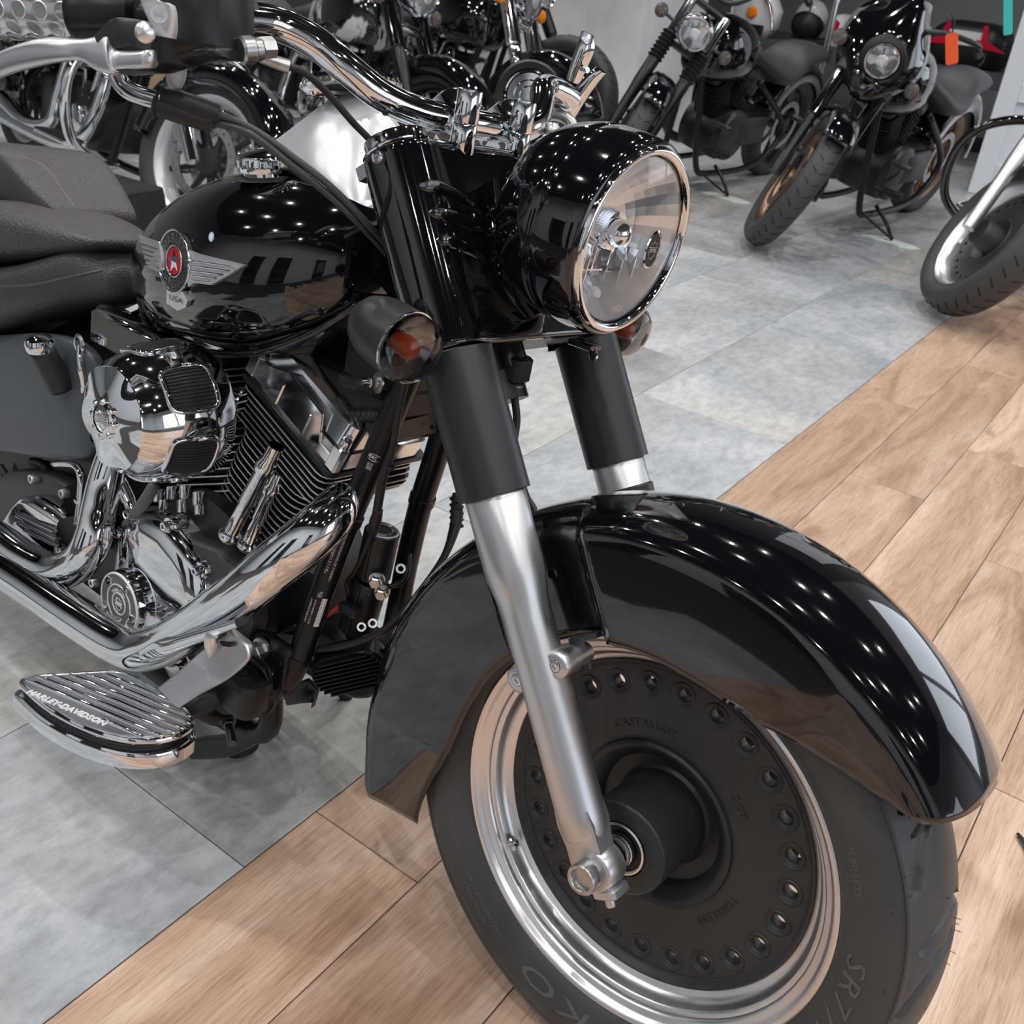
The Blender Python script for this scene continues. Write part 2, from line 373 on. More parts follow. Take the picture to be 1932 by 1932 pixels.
# ================================================================ the big motorcycle
BIKE = empty('cruiser_motorcycle'); BIKE.matrix_world = BM.to_4x4()
tag(BIKE, 'big black cruiser motorcycle in front with round headlamp, winged tank badge and much chrome', 'motorcycle')
base = BM.transposed() @ HUB; BIKE['base'] = (0.0, 0.0, 0.0)
DELTA = BM.transposed() @ (-HUB)          # floor contact in the motorcycle frame
BIKE.location = (0, 0, 0); BIKE['base'] = tuple(DELTA)
def part(name, g, mat, **k): return obj(name, g, mat, BIKE, **k)
def sub(name, g, mat, par, **k): return obj(name, g, mat, par, **k)
ox, ys, RK = -0.0058, 0.1188, 0.5842
AXF = V((-sin(RK), 0, cos(RK))); UF = V((cos(RK), 0, sin(RK)))
def fk(s, u=0.0, y=0.0): return V((ox, y, 0)) + AXF * s + UF * u
O = V((0, 0, 0)); AY = V((0, -1, 0))      # wheel axis pointing to the near side; lathe heights are -y

# ---- tire with cut grooves
def tire():
    prof = [(.226, .046), (.231, .052), (.235, .0565), (.243, .0615), (.255, .0665), (.268, .0695), (.280, .0698), (.290, .0680), (.2965, .0650), (.2985, .0665), (.3005, .0650)]
    top = [(.3205 - .0195 * (abs(t) ** 2.1), -t * .063) for t in [(-1 + 2 * i / 54) for i in range(55)]]
    top = [(r, h) for r, h in top]
    P = prof + top + [(r, -h) for r, h in prof[::-1]]
    N = 1080; pitch = 2 * pi / 14
    def seg_d(px, py, pts):
        best = 9.
        for (ax_, ay_), (bx, by) in zip(pts, pts[1:]):
            dx, dy = bx - ax_, by - ay_; t = max(0, min(1, ((px - ax_) * dx + (py - ay_) * dy) / (dx * dx + dy * dy)))
            best = min(best, math.hypot(px - ax_ - t * dx, py - ay_ - t * dy))
        return best
    # groove centre lines in (arc metres, h metres), one pitch = 0.1436 m of arc
    A = [(0.000, .058), (0.022, .050), (0.044, .036), (0.060, .018), (0.070, -.004), (0.074, -.024)]
    B_ = [(0.078, .050), (0.094, .036), (0.104, .016), (0.108, .002)]
    C_ = [(0.112, -.004), (0.098, -.022), (0.092, -.040), (0.088, -.055)]
    S = [(0.050, .048), (0.060, .034), (0.068, .028), (0.066, .022), (0.080, .004)]
    pl_ = 0.3205 * pitch; G_ = [(A, .0044, .0060), (B_, .0040, .0055), (C_, .0042, .0060), (S, .0016, .003)]
    M_ = 78; tab = {}
    g = G(); R = []
    cells = []
    for i in range(M_ - 0):
        x = pl_ * i / M_; colm = []
        for r, h in top:
            d = 0
            for pts, w_, dep in G_:
                for off in (-pl_, 0, pl_):
                    q = seg_d(x + off, h, pts)
                    if q < w_ * 1.6: d = max(d, dep * max(0, min(1, (w_ * 1.45 - q) / (w_ * .7))))
            colm.append(d)
        cells.append(colm)
    N = M_ * 14
    n0 = len(prof)
    for i in range(N):
        a = 2 * pi * i / N; ca, sa = cos(a), sin(a); ring = []
        cm = cells[i % M_]
        for j, (r, h) in enumerate(P):
            if n0 <= j < n0 + 55: r = r - cm[j - n0]
            ring.append((r * ca, -h, r * sa))
        R.append(ring)
    g.rings(R, close=False, loop=True); return g
tr = part('front_tire', tire(), rubber, smooth=35, label='wide front tire with curved tread grooves')
def side_h(r):  # sidewall height at radius r
    P = [(.235, .0565), (.243, .0615), (.255, .0665), (.268, .0695), (.280, .0698), (.290, .0680), (.2965, .0650)]
    for (a, ha), (b, hb) in zip(P, P[1:]):
        if a <= r <= b: return ha + (hb - ha) * (r - a) / (b - a)
    return .0565 if r < .235 else .065
for s_, a_, sz, sx_ in (('SHINKO', -78, .030, 2.3), ('SR777', -3, .030, 1.35)):
    g = G(); text_arc(g, s_, sz, O, AY, X, .256, radians(a_), .0013, prof=side_h, shear=.15, space=1.1, sx=sx_)
    g.f = g.f
    sub('sidewall_lettering', g, M('letter_rubber', (.10, .103, .108), .36), tr, smooth=0)
for s_, a_, sz, R_ in (('TUBELESS', 29, .012, .255), ('MAX LOAD 650 LBS AT 42 PSI COLD  140/75 R17 67V', -136, .0068, .258), ('TIRE PLIES TREAD 2 NYLON 2 FIBER', -134, .0068, .268), ('DO NOT USE TUBE  DOT', 31, .0068, .244)):
    g = G(); text_arc(g, s_, sz, O, AY, X, R_, radians(a_), .0005, prof=side_h)
    sub('sidewall_lettering', g, M('letter_rubber'), tr, smooth=0)
g = G()
random.seed(3)
for k in range(90):      # moulding hairs
    a = random.uniform(0, 2 * pi); rr, hh = random.choice([(.286, .0690), (.3005, .0650), (.3185, .02), (.3185, -.02), (.3205, .0)]); d = V((cos(a), 0, sin(a)))
    p = d * rr + AY * hh; dd = (d if rr > .31 else (AY * 1 + d * .6)).normalized(); L = random.uniform(.002, .007) if rr > .31 else .0015
    g.tube([p, p + dd * L * .5 + Z * .0004, p + dd * L], .0004, 4, 1)
sub('rubber_hair', g, rubber2, tr, kind='stuff')
# ---- rim
rim = G()
rp = [(.2245, .046), (.2300, .0495), (.2325, .0525), (.2325, .0545), (.2305, .0556), (.2275, .0550), (.2245, .0520), (.2225, .0480), (.2205, .0462), (.2160, .0448), (.2135, .0425), (.2125, .0385), (.2085, .0370), (.2068, .0345), (.2055, .0280), (.2020, .0215), (.1985, .0185), (.1930, .0165), (.1890, .0120)]
rim.lathe(rp, O, AY, 160)
rim.lathe([(.1890, .0120), (.1895, -.004), (.2040, -.010), (.2120, -.018), (.2135, -.040), (.2225, -.048), (.2305, -.0556), (.2325, -.0525), (.2245, -.046)], O, AY, 120)
wheel_rim = part('wheel_rim', rim, alu2, label='polished aluminium rim', smooth=40)
# ---- disc with 25 holes
hp = [circle2(.1895, 120)]; hn = []
for k in range(25):
    a = radians(179.3 - 14.4 * 9 + 14.4 * k); hn.append((.1655 * cos(a), .1655 * sin(a)))
g = G(); plate(g, 'wheeldisc', hp + [circle2(.0107, 20, c) for c in hn] + [circle2(.096, 72)], V((0, 0.0, 0)), X, Z, .0065, .0028)
wd = part('wheel_disc', g, castb, smooth=50, label='black cast wheel disc with a ring of round holes')
g = G()
for c in hn: g.lathe([(.0150, .0098), (.0140, .0108), (.0125, .0104), (.0108, .0085), (.0100, .0030), (.0096, -.009)], (c[0], 0, c[1]), AY, 24)
sub('hole_collar', g, castb, wd, smooth=60)
g = G(); g.lathe([(.1935, .0170), (.1925, .0185), (.1900, .0172), (.1870, .0120), (.1830, .0098)], O, AY, 160); sub('disc_edge', g, castb, wd)
for s_, a_ in (('CASTALLOY', 111), ('DOT', 42), ('TUBELESS', -29)):
    g = G(); text_arc(g, s_, .0135 if s_ != 'DOT' else .012, O, AY, X, .1170, radians(a_), .0006, n_off=.0098, space=1.15)
    sub('cast_lettering', g, castb, wd, smooth=0)
g = G(); g.lathe([(.104, .0090), (.1000, .0100), (.0985, .0150), (.0955, .0172), (.0920, .0165), (.0890, .0140), (.0790, .0030), (.0775, .0010), (.0765, -.0100), (.0600, -.0130), (.0560, -.010), (.0545, .0040), (.0540, .0740), (.0525, .0770), (.0500, .0785), (.0320, .0785), (.0310, .0740), (.0, .0740)], O, AY, 96)
hub = part('wheel_hub', g, denim, smooth=35)
g = G(); g.lathe([(.0300, .0740), (.0300, .0790), (.0280, .0800), (.0262, .0780), (.0262, .0740)], O, AY, 40); sub('bearing_ring', g, alu2, hub)
g = G(); g.lathe([(.0262, .0745), (.0200, .0745), (.0195, .0760)], O, AY, 32); sub('oil_seal', g, rubber2, hub)
g = G(); g.lathe([(.0185, .0740), (.0185, .0830), (.0172, .0840), (.0172, .0860), (.0185, .0870), (.0185, .0950)], O, AY, 32); sub('axle_spacer', g, chrome_soft, hub)
g = G(); pv = at(968, 1590, -.035); d = (V((pv.x, 0, pv.z)).normalized() * -.75 + AY * .8).normalized()
g.lathe([(.0070, -.004), (.0070, .004), (.0045, .006), (.0042, .010), (.0046, .010), (.0046, .019), (.0038, .022), (.0025, .0235), (0, .0235)], pv, d, 14); part('valve_stem', g, chrome_soft)
# brake rotor on the far side
g = G(); rl = [circle2(.146, 80), circle2(.105, 60)] + [circle2(.004, 8, (r * cos(a), r * sin(a))) for i in range(24) for r, a in ((.118 + .014 * (i % 3) / 2, 2 * pi * i / 24), )]
plate(g, 'rotor', rl, V((0, .062, 0)), X, Z, .0025, 0); part('brake_rotor', g, steel, smooth=0)

# ---- forks
for sgn, nm in ((-1, 'near'), (1, 'far')):
    y = sgn * ys
    g = G()
    g.lathe([(.0225, .030), (.0255, .036), (.0262, .060), (.0262, .225), (.0266, .270), (.0270, .285), (.0295, .300), (.0318, .314), (.0322, .325), (.0322, .440), (.0300, .442)], fk(0, 0, y), AXF, 48, caps=(True, True))
    # cast lower: flattened clamp round the axle
    g.lathe([(.0215, -.0165), (.0245, -.014), (.0250, 0), (.0240, .013), (.0215, .0155)], V((0, y, 0)), (0, sgn, 0), 30, caps=(True, True))
    g.rings([[fk(s, a * wx, y + b * wy) for a, b in ((-1, -.75), (-.6, -1), (.6, -1), (1, -.75), (1, .75), (.6, 1), (-.6, 1), (-1, .75))] for s, wx, wy in ((-.004, .0215, .0165), (.022, .0215, .017), (.045, .023, .021), (.062, .0215, .0215))])
    leg = part('fork_leg', g, alu, smooth=50, label='brushed silver lower fork leg' + (' on the near side' if sgn < 0 else ' on the far side'))
    g = G(); c = V((0.004, y, -.012)); g.box(c + V((.016, 0, -.006)), (.030, .030, .011), (UF, Y, AXF), .003); g.box(c + V((-.004, 0, -.009)), (.030, .0315, .016), (UF, Y, AXF), .004)
    g.capbolt(c + V((.019, -.006 * -sgn, -.010)), -AXF, .0055, .010); sub('axle_clamp', g, alu, leg)
    # fender bosses front and rear with bolts
    for s0, du, inw in ((.2150, .0245, True), (.2050, -.0235, False)):
        g = G(); c = fk(s0, du * 1.15, y)
        out = V((0, sgn, 0))
        g.lathe([(.0150, -.020), (.0155, -.004), (.0150, .006), (.0125, .0085), (.0072, .0085), (.0070, .0065), (0, .0065)], c + out * .004, out, 24)
        g.lathe([(.0125, 0), (.0120, .010), (.0115, .034), (.0105, .036)], c - out * .004, -out + UF * (.12 if du > 0 else -.1), 20, caps=(True, True))
        bs = sub('fender_boss', g, alu, leg, smooth=50)
    for s0, du in ((.2150, .0245), (.2050, -.0235)): g = G(); g.capbolt(fk(s0, du * 1.15, y) + V((0, sgn * .010, 0)), (0, sgn, 0), .0066, .0035); sub('boss_bolt', g, chrome_soft, leg)
    g = G(); g.lathe([(.0375, .3990), (.0385, .3995), (.0385, .551)], fk(0, 0, y), AXF, 56)
    g.lathe([(.0370, .551), (.0370, .40), (.0375, .3990)], fk(0, 0, y), AXF, 56)
    part('fork_cover', g, denim, smooth=50, label='satin black upper fork cover')
g = G(); g.cyl((0, -.148, 0), (0, .150, 0), .0125, seg=28); g.lathe([(.0163, .1340), (.0168, .1360), (.0168, .1520), (.0160, .1535), (.0125, .1535), (.0108, .1500), (.0102, .1400), (0, .1390)], O, AY, 36)
g.lathe([(.0205, .1330), (.0205, .1350), (.018, .1355), (.016, .1355)], O, AY, 30)
part('front_axle', g, steel, smooth=40)

# ---- front fender: swept body, bead along the lower edge, side recess for the leg
# ---- front fender
def lerp_tab(tab, x):
    for (a, va), (b, vb) in zip(tab, tab[1:]):
        if x <= b: return va + (vb - va) * max(0, (x - a)) / (b - a)
    return tab[-1][1]
rc_t = [(30, .3745), (45, .3715), (60, .3690), (90, .3680), (111, .371), (140, .379), (165, .388), (180, .393), (196, .410), (210, .434)]
re_t = [(30, .330), (39, .327), (42, .322), (46, .305), (53, .282), (65, .249), (75, .238), (85, .2345), (95, .234), (110, .234), (140, .234), (161, .230), (175, .232), (183, .238), (190, .252), (198, .277), (207, .308), (214, .326)]
g = G(); NA = 150; R = []
side_n, top_n = 10, 16
for i in range(NA + 1):
    row = []
    f_ = i / NA
    for j in range(-(side_n + top_n), side_n + top_n + 1):
        s = 1 if j >= 0 else -1; a = abs(j)
        tt = min(1.0, a / (side_n + top_n))
        th = (38.2 + 3.6 * tt ** 2.5) * (1 - f_) + (203.5 + 5.5 * tt ** 3) * f_
        rc = lerp_tab(rc_t, th); re = lerp_tab(re_t, th); rs = rc - .037
        if re > rs - .009: re = rs - .009
        wS = .0885 - .006 * max(0, (60 - th) / 22) - .012 * max(0, (th - 185) / 22)
        if a <= top_n:
            q = pi / 2 * a / top_n; r = rs + (rc - rs) * max(0.0, cos(q)) ** .75; y = wS * sin(q) ** .86
        else:
            q = (a - top_n) / side_n; r = rs + (re - rs) * q; y = wS + .0012 * sin(pi * q)
        # hollow for the fork leg
        p = V((r * cos(radians(th)), 0, r * sin(radians(th)))); u_ = (p - V((ox, 0, 0))).dot(UF); sax = (p - V((ox, 0, 0))).dot(AXF)
        if a > 2 and .17 < sax < .40:
            k_ = max(0, min(1, (.066 - abs(u_ - .004)) / .014)); k_ = k_ * k_ * (3 - 2 * k_) * min(1, (a - 2) / 9) * min(1, (.40 - sax) / .05)
            y -= .022 * k_
        row.append((p.x, s * y, p.z))
    R.append(row)
g.rings(R, close=False, caps=(False, False))
fender = part('front_fender', g, paint, smooth=60, label='gloss black front fender')
md = fender.modifiers.new('thick', 'SOLIDIFY'); md.thickness = .0022; md.offset = 1
g = G()
for px, py in ((1148, 1100), (1216, 1129), (920, 1145), (886, 1187), (1043, 1083)):
    p = at(px, py, -.0888 if px != 1043 else -.080); g.lathe([(.0062, 0), (.0064, .0014), (.0050, .0022), (.0030, .0020), (.0026, .0006), (0, .0006)], p, AY, 20)
    g.lathe([(.0062, 0), (.0064, .0014), (.0050, .0022), (0, .0024)], V((p.x, -p.y, p.z)), Y, 12)
sub('fender_rivet', g, paint, fender)
g = G(); g.lathe([(.0335, -.03), (.0345, 0), (.0350, .008), (.0330, .010)], fk(.357, 0, ys), AXF, 30, caps=(False, True))
sub('fork_seal_boot', g, denim, fender)
for sgn in (-1, 1):
    g = G(); c = fk(.2150, .0245 * 1.15, sgn * .0885)
    g.box(c + UF * .002, (.020, .004, .036), (UF, Y, AXF), .0015); g.box(c + V((0, -sgn * .006, .020)), (.034, .012, .006), (UF, Y, AXF), .001)
    sub('fender_bracket', g, castb, fender)

# ---- headlamp nacelle round the fork
half = [(-.046, .104), (-.046, .122), (-.040, .143), (-.024, .1555), (-.004, .1595), (.014, .1575), (.027, .1480), (.0330, .134), (.0335, .118), (.0300, .100), (.0280, .075), (.0290, .040), (.0300, .0)]
sec = spline([V((a, b, 0)) for a, b in half], 4)
ring_uy = [(p.x, -p.y) for p in sec] + [(p.x, p.y) for p in sec[-2::-1]]
g = G(); R = []
ss = [.5530, .5545, .558] + [.56 + .0105 * i for i in range(20)] + [.7620, .7665, .7690, .7690]
for i, s in enumerate(ss):
    ins = {0: .004, 1: .001}.get(i, 0) + {len(ss) - 3: .001, len(ss) - 2: .0035, len(ss) - 1: .007}.get(i, 0)
    row = []
    for u_, y_ in ring_uy:
        k_ = 1 - .035 * (s - .55) / .22
        row.append(fk(s, (u_ - ins if u_ > 0 else u_), (abs(y_) * k_ - ins) * (1 if y_ > 0 else -1)))
    R.append(row)
g.rings(R, close=False, caps=(False, False))
nac = part('headlamp_nacelle', g, paint, smooth=55, label='gloss black nacelle behind the headlamp')
md = nac.modifiers.new('thick', 'SOLIDIFY'); md.thickness = .0022; md.offset = -1
g = G(); g.tube([fk(.7700, u_ * .93, y_ * .955) for u_, y_ in ring_uy], .0017, 8, 1); sub('bright_edge_line', g, chrome, nac)
# louvres pressed into the face, near and far side
npl = fk(.65, .0285, 0)
for L in ([(788, 350, .0006), (800, 351, .005), (818, 353, .0085), (845, 362, .0095), (880, 383, .0085), (905, 400, .0055), (922, 423, .001)], [(804, 400, .0006), (817, 401, .005), (834, 404, .0085), (862, 412, .0095), (893, 428, .0085), (913, 438, .0055), (928, 452, .001)], [(820, 451, .0006), (833, 453, .005), (848, 456, .0080), (872, 463, .0085), (900, 478, .0065), (916, 488, .004), (932, 500, .001)]):
    for mir in (0, 1):
        g = G(); pts = []
        for a, b, c in L:
            uo = .0285
            for _ in range(4):
                p = onp(a, b, fk(.65, uo, 0), UF); yy = min(.150, abs(p.y)); uo = next((ha[0] + (hb_[0] - ha[0]) * (yy - ha[1]) / (hb_[1] - ha[1]) for ha, hb_ in zip(half[4:], half[5:]) if hb_[1] <= yy <= ha[1]), .0285)
            pts.append(onp(a, b, fk(.65, uo, 0), UF))
        rr = [c for a, b, c in L]
        if mir: pts = [V((p.x, -p.y, p.z)) for p in pts]
        P = spline(pts, 4); W_ = spline(rr, 4); RR = []
        for i, (p, w_) in enumerate(zip(P, W_)):
            t = (P[min(i + 1, len(P) - 1)] - P[max(i - 1, 0)]).normalized(); sd = t.cross(UF).normalized()
            RR.append([p + sd * w_ * cos(q) + UF * (max(0, sin(q)) ** 1.5 * w_ * .8 - .0015) for q in [pi * k / 14 for k in range(15)]])
        g.rings(RR, close=False, caps=(False, False)); recalc(sub('louvre', g, paint, nac, smooth=180))
g = G()
pb = at(714, 297, -.155); g.lathe([(.0068, -.004), (.0068, .002), (.0058, .0038), (.0030, .0040), (.0028, .001), (0, .001)], pb, (.15, -1, 0), 18); sub('nacelle_bolt', g, chrome_soft, nac); g = G(); g.lathe([(.0068, -.004), (.0068, .002), (.0058, .0038), (.0030, .0040), (.0028, .001), (0, .001)], V((pb.x, -pb.y, pb.z)), (.15, 1, 0), 18)
sub('nacelle_bolt', g, chrome_soft, nac)
for y in (-ys, ys): g = G(); g.lathe([(.0, .7840), (.028, .7840), (.0335, .7825), (.0345, .7790), (.0345, .768)], fk(0, -.004, y), AXF, 36); part('fork_cap', g, chrome)
g = G(); g.rings([[fk(s, a, b) for a, b in ((-.055, -.10), (-.045, -.145), (.010, -.150), (.022, -.13), (.024, .13), (.010, .150), (-.045, .145), (-.055, .10), (-.065, .04), (-.065, -.04))] for s in (.752, .766)]); part('top_yoke', g, alu2, smooth=30)
g = G(); g.rings([[fk(s, a, b) for a, b in ((-.05, -.10), (-.035, -.138), (.010, -.140), (.018, -.10), (.020, 0), (.018, .10), (.010, .140), (-.035, .138), (-.05, .10), (-.06, .0))] for s in (.560, .585)]); g.cyl(fk(.50, -.052, 0), fk(.75, -.052, 0), .030); g.cyl(fk(.535, -.03, .0), fk(.57, -.03, .0), .022)
part('lower_yoke', g, powder, smooth=30)
g = G(); c = at(963, 690, 0.0); g.box(c, (.045, .03, .03), None, .004); part('yoke_switch', g, rubber2)
g = G(); c = at(968, 723, 0.0); g.hexbolt(c, (0, 0, -1), .010, .012); g.cyl(c + V((0, 0, .01)), c - V((0, 0, .012)), .006); part('hose_fitting', g, steel)
g = G(); g.tube(T3([(968, 735, 0), (975, 790, 0), (970, 850, -.01), (990, 930, -.015), (1008, 965, -.02), (1010, 1010, -.02)]), .0045, 8); part('brake_hose', g, rubber2)

# ---- headlamp
LC = V((-.2047, 0, .6021)); LN = V((cos(.0733), 0, -sin(.0733)))
LU = V((sin(.0733), 0, cos(.0733)))
g = G(); g.lathe([(.0945, .0010), (.0985, .0000), (.1015, -.0040), (.1025, -.0120), (.1036, -.0240), (.1040, -.0380), (.1038, -.0500), (.1032, -.0520), (.1042, -.0535), (.1030, -.0640), (.0995, -.0800), (.0930, -.0980), (.0830, -.1140), (.068, -.1280), (.052, -.1360), (.036, -.148), (.030, -.165)], LC, LN, 96)
bucket = part('headlamp_bucket', g, paint, smooth=70, label='round gloss black headlamp shell')
g = G(); g.lathe([(.0868, .0020), (.0880, .0052), (.0905, .0068), (.0935, .0062), (.0955, .0035), (.0960, .0005), (.0945, -.004), (.0868, -.004)], LC, LN, 96); ring = part('headlamp_ring', g, chrome, smooth=70)
g = G(); Rg = .20
def dome(r, R_=.20, h0=.0125): return h0 - (R_ - math.sqrt(R_ * R_ - r * r)) * .62
g.lathe([(.0868, -.0035)] + [(r, dome(r)) for r in (.0868, .082, .074, .062, .050, .036, .02, 0)] , LC, LN, 72)
g.lathe([(0, dome(0) - .0025)] + [(r, dome(r) - .0025) for r in (.02, .036, .050, .062, .074, .082, .0845)] + [(.0868, -.0035)], LC, LN, 72)
lens = part('headlamp_lens', g, glass, smooth=70, label='clear domed headlamp glass')
# reflector with facets
g = G(); R = []; NR, NT = 9, 36
for i in range(NR + 1):
    r = .0845 * (i / NR) ** .8; h = -.058 + .056 * (r / .0845) ** 2
    R.append([LC + LN * (h) + (LU * cos(2 * pi * k / NT) + Y * sin(2 * pi * k / NT)) * max(r, .012) for k in range(NT)])
g.rings(R, caps=(True, False))
refl_m = M('lamp_reflector', (0.88, 0.92, 0.97), 0.2, 0.75)
refl = part('headlamp_reflector', g, refl_m, smooth=0, label='faceted silver reflector bowl')
g = G()
for zz, hh in ((.012, -.052), (-.040, -.040)): g.box(LC + LN * hh + LU * zz, (.012, .135 if zz > 0 else .12, .0018), (LN, Y, LU))
for yy in (-.052, -.036, -.018, 0, .018, .036, .052): g.box(LC + LN * (-.046 + abs(yy) * .35) + LU * -.042, (.014, .0016, .056), (LN, Y, LU)); g.v = g.v[:-8] + [tuple(V(q) + Y * yy) for q in g.v[-8:]]
sub('reflector_rib', g, chrome, refl)
g = G(); g.ball(LC + LN * -.018 + LU * .004 + Y * -.004, .0150, seg=20); g.lathe([(.017, -.06), (.022, -.040), (.023, -.030), (.020, -.024), (.0, -.022)], LC + LU * .004, LN, 28); sub('bulb_shield', g, chrome, refl)
g = G(); pl = onp(1120, 552, LC - LN * .03, LN); g.ball(pl, .0075); g.cyl(pl, pl - LN * .02, .006); sub('parking_bulb', g, M('frosted_bulb', (.85, .85, .87), .1, coat=1), refl)
bc = onp(1228, 470, LC + LN * .0112, LN); g = G(); e2 = [(a * .0122, b * .0175) for a, b in circle2(1, 32)]
g.prism(e2, bc, Y, LU, LN, .0022, .0004); badge_l = sub('lens_badge', g, powder, lens, label='black oval badge')
def shield(g, c, u, v, s, t, n):
    'bar and shield outline strokes'
    w_ = .09 * s
    P_ = [(-.42, .18), (-.42, .52), (-.2, .42), (0, .62), (.2, .42), (.42, .52), (.42, .18)]
    Q_ = [(-.42, -.18), (-.40, -.42), (-.22, -.58), (0, -.74), (.22, -.58), (.40, -.42), (.42, -.18)]
    for L in (P_, Q_): g.tube([c + u * a * s + v * b * s + n * t for a, b in L], w_ * .35, 4, 1)
    for b in (.16, -.16): g.box(c + v * b * s + n * t, (1.25 * s, w_ * .6, w_ * .6), (u, v, n))
    g.box(c + n * t, (.9 * s, .14 * s, w_ * .4), (u, v, n))
g = G(); shield(g, bc, Y, LU, .014, .0024, LN); sub('lens_badge_emblem', g, grey_ink, lens, smooth=0)
g = G(); g.lathe([(.0128, .001), (.0140, .002), (.0128, .003)], bc, LN, 32); g.fix(lambda p: bc + (p - bc).dot(LN) * LN + Y * (p - bc).dot(Y) + LU * (p - bc).dot(LU) * 1.42)
sub('lens_badge_rim', g, chrome, lens)
g = G(); c = onp(1163, 583, LC + LN * .0035, LN); text_flat(g, 'H-D', .010, c, Y, LU, .0002); sub('lens_lettering', g, white_ink, lens, smooth=0)
# arm between nacelle and lamp shell
g = G(); A_ = [(930, 345, .010), (945, 400, .016), (952, 450, .018), (965, 510, .016), (990, 560, .011), (1020, 595, .004)]
pts = [onp(a, b, fk(.65, .045, 0), UF) for a, b, c in A_]
RR = []
for i, (p, q) in enumerate(zip(spline(pts, 5), spline([c for a, b, c in A_], 5))):
    RR.append([p + Y * q * cos(k * pi / 6) + UF * (.022 * sin(k * pi / 6)) for k in range(12)])
g.rings(RR); part('headlamp_mount', g, paint, smooth=70)
g = G(); g.lathe([(.060, -.02), (.052, .01), (.050, .05), (.058, .075)], fk(.655, .02, 0), UF, 40); sub('lamp_neck', g, paint, bucket)
g = G(); c = at(1103, 650, -.012); g.box(c, (.03, .022, .006), None, .001); g.cyl(c + V((.012, 0, 0)), c + V((.012, 0, -.010)), .004); g.capbolt(c + V((.016, -.004, -.006)), V((.6, -.6, -.3)), .0048, .006); part('lamp_bracket', g, paint)

# ---- turn signals
for sgn in (-1, 1):
    c = V((-.3135, sgn * .198, .4740)); d = V((.985, sgn * .02, -.17)).normalized()
    g = G(); g.lathe([(0, -.068), (.008, -.067), (.018, -.062), (.027, -.052), (.0325, -.038), (.0352, -.020), (.0358, -.004), (.0358, .003)], c, d, 40)
    g.cyl(c + V((-.015, 0, -.02)), c + V((-.018, -sgn * .035, -.035)), .012, seg=16)
    hs = part('turn_signal', g, denim, smooth=70, label='bullet turn signal with smoked lens, ' + ('near side' if sgn < 0 else 'far side'))
    g = G(); g.lathe([(.0358, .003), (.0368, .0045), (.0368, .0062), (.0345, .0065)], c, d, 48); sub('signal_ring', g, chrome, hs)
    g = G(); lp = [(.0355, .0065), (.0352, .0140), (.0325, .0225), (.0265, .0300), (.0170, .0345), (.008, .0358), (0, .036)]
    g.lathe(lp, c, d, 40); g.lathe([(0, .0345), (.016, .033), (.025, .0285), (.031, .0215), (.0336, .0135), (.0340, .0065), (.0355, .0065)], c, d, 40)
    sm = M('smoked_lens', (0.55, 0.53, 0.52), 0.0, trans=1.0, ior=1.3)
    sub('signal_lens', g, sm, hs, smooth=70, label='smoked clear lens')
    g = G(); g.lathe([(0, -.012), (.012, -.010), (.024, -.001), (.031, .008), (.0335, .0105)], c, d, 36); sub('signal_reflector', g, chrome_soft, hs)
    g = G(); g.lathe([(.008, -.01), (.0110, 0), (.0120, .008), (.0095, .016), (0, .020)], c, d, 24); sub('amber_bulb', g, M('bulb_orange', (.75, .12, .02), .3), hs)
# ---- handlebar
hb = [(398, 38, -.290), (450, 36, -.262), (520, 45, -.222), (590, 77, -.190), (650, 125, -.165), (715, 177, -.132), (780, 208, -.092), (850, 226, -.047)]
hpn = T3(hb); mid = V((hpn[-1].x, 0, hpn[-1].z + .0)); hpf = [V((p.x, -p.y, p.z)) for p in hpn[::-1]]
g = G(); g.tube(hpn + [mid] + hpf, .0159, 26, 6); bar = part('handlebar', g, chrome, smooth=180, label='thick chrome handlebar')
g = G(); c = at(727, 212, -.130); g.lathe([(.0, .0002), (.0036, .0002)], c, (c - CB) * -1, 12); sub('wiring_hole', g, dark, bar)
for sgn, px, py in ((-1, 845, 215), (1, 0, 0)):
    c = V((mid.x, sgn * .047, mid.z))
    g = G(); 
    g.lathe([(.0120, -.052), (.0120, -.032), (.0142, -.030), (.0142, -.0012), (.0134, 0), (.0142, .0012), (.0142, .032), (.0134, .0335), (0, .0335)], c + V((.0210, 0, .0)), Z, 32)
    g.prism([(.017, .0330), (.006, .0320), (-.006, .0280), (-.020, .0165), (-.030, .0), (-.030, -.014), (-.014, -.030), (.004, -.038), (.017, -.038)], c + V((0, -.0135, 0)), X, Z, Y, .027, .0015)
    g.tube([c + V((.006, 0, -.030)), c + V((.004, 0, -.055)), fk(.765, -.01, sgn * .047)], [.019, .015, .021], 20)
    part('handlebar_riser', g, chrome, smooth=50)
bars_far = [V((p.x, -p.y, p.z)) for p in hpn]
